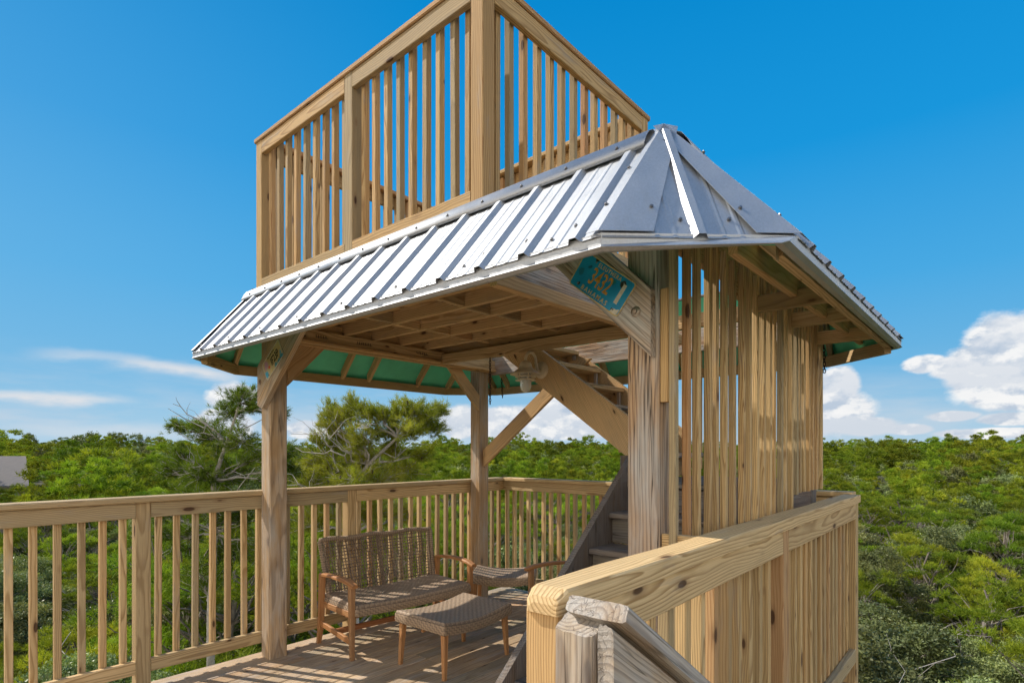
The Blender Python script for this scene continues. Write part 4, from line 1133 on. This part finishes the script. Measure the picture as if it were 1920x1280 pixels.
def px2l(px, py, d, base):
    """photo pixel (1920 frame) at depth d -> coordinates relative to base"""
    x = (px-959.8)/1074.35*d; z = 1.6-(py-843.5)/1074.35*d; wx, wy = cam2w(x, d)
    return (wx-base[0], wy-base[1], z-base[2])
def hero_from_px(seed, d0, trunk_px, clump_px, label, bare):
    x = (trunk_px[0][0]-959.8)/1074.35*d0; wx, wy = cam2w(x, d0); base = (wx, wy, gz(wx, wy))
    tr = [(0, 0, 0)] + [px2l(a, b, d0, base) for (a, b) in trunk_px]
    sp = [(px2l(a, b, d0+dd, base), r_, st_) for (a, b, dd, r_, st_) in clump_px]
    return hero(seed, 0, tr, sp, label, base, bare)
hero_from_px(41, 10.5, [(395, 1150), (402, 1000), (400, 900), (425, 830), (445, 770)],
    [(455, 745, 0, .30, 5), (430, 775, .2, .28, 5), (490, 765, .1, .22, 5), (520, 770, -.1, .18, 5), (400, 820, .2, .33, 4), (455, 830, -.2, .3, 4), (365, 800, .2, .18, 4), (325, 800, .4, .16, 4),
     (340, 850, .3, .26, 3), (375, 880, -.2, .33, 3), (310, 880, .2, .2, 3), (440, 890, .3, .35, 3), (490, 860, .4, .3, 3), (520, 900, .2, .3, 3), (350, 930, .3, .35, 2), (300, 960, .2, .3, 2),
     (400, 960, -.3, .4, 2), (460, 970, .2, .4, 2), (540, 850, .5, .25, 4), (560, 880, .5, .3, 3), (330, 1010, 0, .4, 2), (430, 1040, .3, .4, 2), (500, 1030, .2, .4, 2), (380, 1080, .2, .4, 1)],
    'tall sand pine with pale bare limbs behind the left railing, left of the tower post', 16)
hero_from_px(43, 9.6, [(665, 1120), (660, 1000), (655, 930), (690, 870), (745, 820)],
    [(615, 770, .3, .2, 4), (820, 770, .2, .16, 5), (590, 860, .4, .28, 3), (770, 880, .5, .28, 3), (800, 850, .4, .2, 4), (565, 920, .3, .3, 3), (640, 780, .2, .22, 4), (665, 765, .1, .24, 5), (700, 775, 0, .24, 5), (735, 775, .1, .26, 5), (775, 770, 0, .26, 5), (805, 780, 0, .2, 5), (815, 805, .1, .16, 5), (770, 805, -.2, .24, 5), (725, 810, .2, .26, 5),
     (680, 815, -.2, .28, 4), (640, 830, .3, .24, 4), (615, 800, .2, .15, 4), (600, 830, .3, .2, 3), (680, 860, .2, .3, 4), (740, 850, .3, .22, 5), (620, 880, .3, .32, 3), (665, 900, -.3, .34, 3),
     (715, 900, .2, .3, 3), (600, 930, .2, .34, 2), (655, 960, .1, .36, 2), (710, 960, .2, .36, 2), (580, 980, .2, .3, 2), (640, 1030, 0, .4, 2), (720, 1030, .3, .4, 2), (770, 960, .5, .3, 2)],
    'sand pine with wind-swept crown leaning right, framed between the left and rear tower posts', 16)

# distant woods: one object, instanced
far = keep[NI:]
for (x_, d_, t_) in ((-46.5, 52, -1.6), (-49.5, 53, -2.2), (-43.5, 51, -1.2), (-47.5, 49, -3.2), (-42., 50, -2.4), (-48.2, 54.5, -1.9)):
    wx, wy = cam2w(x_, d_); z0 = gz(wx, wy)
    place('pine_tree', random.choice(pines1), (wx, wy, z0-.1), random.uniform(0, 6.28), (t_-z0)/7., 'green pine standing in front of the grey-roofed house', 'tree', 'pines in front of the house')
fm = bpy.data.meshes.new('distant_woods'); fm.vertices.add(len(far))
co = np.array([(p[1], p[2], gz(p[1], p[2])-.2) for p in far], dtype=np.float32); fm.vertices.foreach_set('co', co.ravel())
rng2 = np.random.default_rng(5)
for nm, val in (('sc', np.where(rng2.uniform(0, 1, len(far)) < .07, rng2.uniform(1.2, 1.55, len(far)), rng2.uniform(.72, 1.1, len(far))+.07*np.array([patch(p[1]*.6, p[2]*.6) for p in far]))), ('rz', rng2.uniform(0, 6.28, len(far)))):
    at = fm.attributes.new(nm, 'FLOAT', 'POINT'); at.data.foreach_set('value', val.astype(np.float32))
fo = bpy.data.objects.new('distant_woods', fm); COL.objects.link(fo)
tag(fo, 'unbroken green pine woods stretching to the horizon', 'woods', None, 'stuff')
# realised merge of the low-detail crowns (kept as plain geometry through geometry nodes)
lib = bpy.data.collections.new('crown_sources')
srcs = []
for k, (tm, cm) in enumerate(pines2+pines2[:1]+oaks2):
    o = bpy.data.objects.new('crown_source', cm); lib.objects.link(o); srcs.append(o)
ng = bpy.data.node_groups.new('scatter', 'GeometryNodeTree')
ng.interface.new_socket('Geometry', in_out='INPUT', socket_type='NodeSocketGeometry'); ng.interface.new_socket('Geometry', in_out='OUTPUT', socket_type='NodeSocketGeometry')
gi = ng.nodes.new('NodeGroupInput'); go = ng.nodes.new('NodeGroupOutput')
ci = ng.nodes.new('GeometryNodeCollectionInfo'); ci.inputs[0].default_value = lib; ci.inputs[1].default_value = True; ci.inputs[2].default_value = True
iop = ng.nodes.new('GeometryNodeInstanceOnPoints'); iop.inputs['Pick Instance'].default_value = True
def named(n_):
    q = ng.nodes.new('GeometryNodeInputNamedAttribute'); q.data_type = 'FLOAT'; q.inputs[0].default_value = n_; return q.outputs[0]
cx = ng.nodes.new('ShaderNodeCombineXYZ'); ng.links.new(named('rz'), cx.inputs[2])
ng.links.new(gi.outputs[0], iop.inputs['Points']); ng.links.new(ci.outputs[0], iop.inputs['Instance'])
ng.links.new(cx.outputs[0], iop.inputs['Rotation']); ng.links.new(named('sc'), iop.inputs['Scale'])
ng.links.new(iop.outputs[0], go.inputs[0])
md = fo.modifiers.new('scatter', 'NODES'); md.node_group = ng

# ------------------------------------------------------------------ neighbouring house and mast
hx, hd = -50.5, 60.
def hw(x, d, z): a, b = cam2w(x, d); return V((a, b, z))
hs = thing('neighbour_house', 'house with plain pale grey metal roof rising out of the trees at the far left', 'house', hw(-57, 62, -6.5))
zt_, ze_ = .86, -2.1
MB().prism([hw(-52.6, 62, zt_-.02), hw(-66, 62, zt_-.02), hw(-67, 57.2, ze_), hw(-48.2, 57.2, ze_)], (0, 0, .12), .5).build('roof', M['house_roof'], hs)
MB().prism([hw(-66, 62.01, zt_-.02), hw(-52.6, 62.01, zt_-.02), hw(-56.5, 67, ze_), hw(-67, 67, ze_)], (0, 0, .12), .5).build('roof', M['house_roof'], hs)
MB().prism([hw(-50.6, 58.2, -6.8), hw(-65, 58.2, -6.8), hw(-65, 66, -6.8), hw(-56.6, 66, -6.8)], (0, 0, 4.9), .5).build('wall', M['house_wall'], hs)
mst = thing('radio_mast', 'thin reddish radio mast on the horizon at the left', 'mast', hw((268-959.8)/1074.35*280, 280, -2))
mb = MB()
for (dx, dy) in ((0, 0), (.5, 0), (.25, .45)): mb.tube([hw(-180.3+dx, 280+dy, -2), hw(-180.3+dx*.6, 280+dy*.6, 6.4)], .09, 4)
mb.build('lattice', M['mast'], mst)

# ------------------------------------------------------------------ world
world = bpy.data.worlds.new('World'); scene.world = world; world.use_nodes = True
nt = world.node_tree; nt.nodes.clear(); N = NT(nt)
out = N.n('ShaderNodeOutputWorld'); bg = N.n('ShaderNodeBackground'); nt.links.new(bg.outputs[0], out.inputs[0])
EL = rad(46.); tosun = V((-.385*math.cos(EL), .923*math.cos(EL), math.sin(EL)))
sky = N.n('ShaderNodeTexSky', sky_type='NISHITA', sun_disc=False, sun_elevation=EL, sun_rotation=math.atan2(tosun.x, tosun.y) % (2*math.pi), air_density=1., dust_density=.5, ozone_density=2.)
tc = N.n('ShaderNodeTexCoord').outputs['Generated']
sx = N.n('ShaderNodeSeparateXYZ'); nt.links.new(tc, sx.inputs[0])
Hh = N.m('SQRT', N.m('ADD', N.m('MULTIPLY', sx.outputs[0], sx.outputs[0]), N.m('MULTIPLY', sx.outputs[1], sx.outputs[1])))
el = N.m('DIVIDE', sx.outputs[2], N.m('MAXIMUM', Hh, .01))
az = N.m('ARCTAN2', sx.outputs[1], sx.outputs[0])
az = N.m('SUBTRACT', YAW, az)                                   # positive to the right of the heading
base = N.ramp(el, [(0., (.50, .66, .80)), (.05, (.36, .59, .79)), (.13, (.15, .46, .77)), (.26, (.065, .40, .78)), (.48, (.008, .31, .73)), (.80, (.0, .25, .64)), (1., (.0, .21, .56))])
nsk = N.mix(1., sky.outputs[0], (.05, .10, .10), 'MULTIPLY')
skyc = N.mix(.96, nsk, base)
skyc = N.mix(N.m('MULTIPLY', N.mr(az, -.15, -.8, 0., .30), N.mr(el, .75, .3, .3, 1.)), skyc, (.26, .54, .80))
def ae(px, py):
    t = (px-959.8)/1074.35; a = math.atan(t); return a, (843.5-py)/1074.35*math.cos(a)
def cloudset(ells, nscale, namp, lo_, hi_, warpz=1.6, soft=1.):
    vec = N.xyz(az, N.m('MULTIPLY', el, warpz), 0.)
    nz = N.noise(vec, nscale, 6., .58).outputs[0]
    acc = None
    for (px, py, rx, ry) in ells:
        a0, e0 = ae(px, py); ra = rx/1074.35*math.cos(a0)**2; re = ry/1074.35*math.cos(a0)
        u_ = N.m('DIVIDE', N.m('SUBTRACT', az, a0), ra); v_ = N.m('DIVIDE', N.m('SUBTRACT', el, e0), re)
        q = N.m('SUBTRACT', 1., N.m('SQRT', N.m('ADD', N.m('MULTIPLY', u_, u_), N.m('MULTIPLY', v_, v_))))
        acc = q if acc is None else N.m('MAXIMUM', acc, q)
    return N.mr(N.m('ADD', acc, N.m('MULTIPLY', N.m('SUBTRACT', nz, .5), namp)), lo_, hi_, 0., 1., True), nz, vec
c1, n1, vec = cloudset([(1900, 650, 110, 80), (1850, 700, 110, 70), (1800, 690, 70, 30), (1735, 682, 50, 20), (1900, 735, 130, 40), (1990, 650, 120, 90), (1790, 780, 60, 12), (1890, 785, 80, 14),
                        (1578, 722, 46, 40), (1560, 770, 90, 56), (1620, 800, 80, 22), (1700, 805, 60, 12), (1850, 812, 130, 12),
                        (862, 790, 45, 38), (960, 790, 130, 36), (1040, 775, 60, 42), (1100, 800, 60, 30), (1010, 812, 150, 16), (440, 745, 60, 34), (420, 800, 70, 40), (590, 805, 60, 22)], 17., .75, .02, .30)
shade = N.mr(N.noise(N.vm('ADD', vec, (.012, -.016, 0)), 17., 5., .58).outputs[0], .35, .62, 0., 1.)
e_low = N.mr(el, .02, .21, .55, 0.)
ccol = N.mix(N.m('MAXIMUM', N.m('MULTIPLY', shade, .85), e_low), (.95, .93, .92), (.42, .52, .66))
dif = N.m('SUBTRACT', n1, N.noise(N.vm('ADD', vec, (-.010, .022, 0)), 17., 5., .58).outputs[0])
ccol = N.mix(N.mr(dif, -.02, .10, 0., 1.), ccol, (.98, .96, .94))
skyc = N.mix(N.m('MULTIPLY', c1, .92), skyc, ccol)
# unseen bright warm clouds, added behind the camera to fill the shade
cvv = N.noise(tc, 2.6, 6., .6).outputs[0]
fill_cover = N.m('MULTIPLY', N.mr(el, .95, .45, 0., 1., True), N.m('MAXIMUM', N.mr(N.m('COSINE', N.m('ADD', az, 2.5)), .35, .7, 0., 1., True), N.mr(N.m('COSINE', N.m('SUBTRACT', az, 2.3)), .2, .6, 0., .42, True)))
c2 = N.m('MULTIPLY', N.mr(N.m('ADD', cvv, N.m('MULTIPLY', fill_cover, .30)), .54, .72, 0., 1., True), N.mr(fill_cover, 0., .25, 0., 1.))
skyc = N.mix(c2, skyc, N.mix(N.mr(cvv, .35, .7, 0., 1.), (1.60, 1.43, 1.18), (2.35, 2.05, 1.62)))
# thin left streaks, tilted
def streak(x0, y0, x1, y1, wd, dens):
    a0, e0 = ae(x0, y0); a1, e1 = ae(x1, y1)
    t = N.mr(az, a0, a1); line = N.m('ADD', e0, N.m('MULTIPLY', t, e1-e0))
    nn_ = N.noise(N.xyz(az, N.m('MULTIPLY', el, 3.2), .3), 9., 5., .6).outputs[0]
    dd = N.m('ABSOLUTE', N.m('SUBTRACT', N.m('ADD', el, N.m('MULTIPLY', N.m('SUBTRACT', nn_, .5), .032)), line))
    endf = N.m('MULTIPLY', N.mr(az, a0, a0+.10, 0., 1., True), N.mr(az, a1-.10, a1, 1., 0., True))
    mk = N.m('MULTIPLY', N.mr(dd, 0., wd, 1., 0., True), endf)
    return N.m('MULTIPLY', mk, N.mr(nn_, .3, .6, .4, dens))
for args in ((10, 663, 250, 672, .014, .85), (130, 666, 500, 712, .019, .95), (-160, 728, 290, 752, .012, .8), (30, 785, 200, 792, .008, .4), (-60, 800, 400, 812, .016, .35)):
    skyc = N.mix(streak(*args), skyc, (.84, .81, .80))
haze = N.noise(N.xyz(az, N.m('MULTIPLY', el, 5.), .7), 6., 6., .6).outputs[0]
skyc = N.mix(N.m('MULTIPLY', N.mr(haze, .42, .7, 0., .55), N.mr(el, .16, .03, 0., 1., True)), skyc, (.62, .68, .76))
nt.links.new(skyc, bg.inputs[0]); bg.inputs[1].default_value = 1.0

sl = bpy.data.lights.new('sun', 'SUN'); sl.energy = 5.0; sl.angle = rad(.53); sl.color = (1., .925, .80)
so = bpy.data.objects.new('sun', sl); COL.objects.link(so); so.rotation_mode = 'QUATERNION'; so.rotation_quaternion = (-tosun).to_track_quat('-Z', 'Y'); so.location = (0, 0, 30)

# ------------------------------------------------------------------ camera
cam = bpy.data.cameras.new('camera'); co_ = bpy.data.objects.new('camera', cam); COL.objects.link(co_)
co_.location = CAM; co_.rotation_euler = (rad(90), 0, YAW-rad(90))
cam.sensor_width = 36; cam.lens = 1074.35/1920*36; cam.shift_y = (843.5-640)/1920; cam.shift_x = 0
cam.clip_start = .05; cam.clip_end = 6000
scene.camera = co_
scene.view_settings.view_transform = 'Standard'; scene.view_settings.look = 'None'
scene.view_settings.exposure = 0; scene.view_settings.gamma = 1
scene.cycles.use_adaptive_sampling = True; scene.cycles.adaptive_threshold = .03; world.cycles.sampling_method = 'NONE'
scene.cycles.max_bounces = 6; scene.cycles.diffuse_bounces = 3; scene.cycles.transmission_bounces = 3
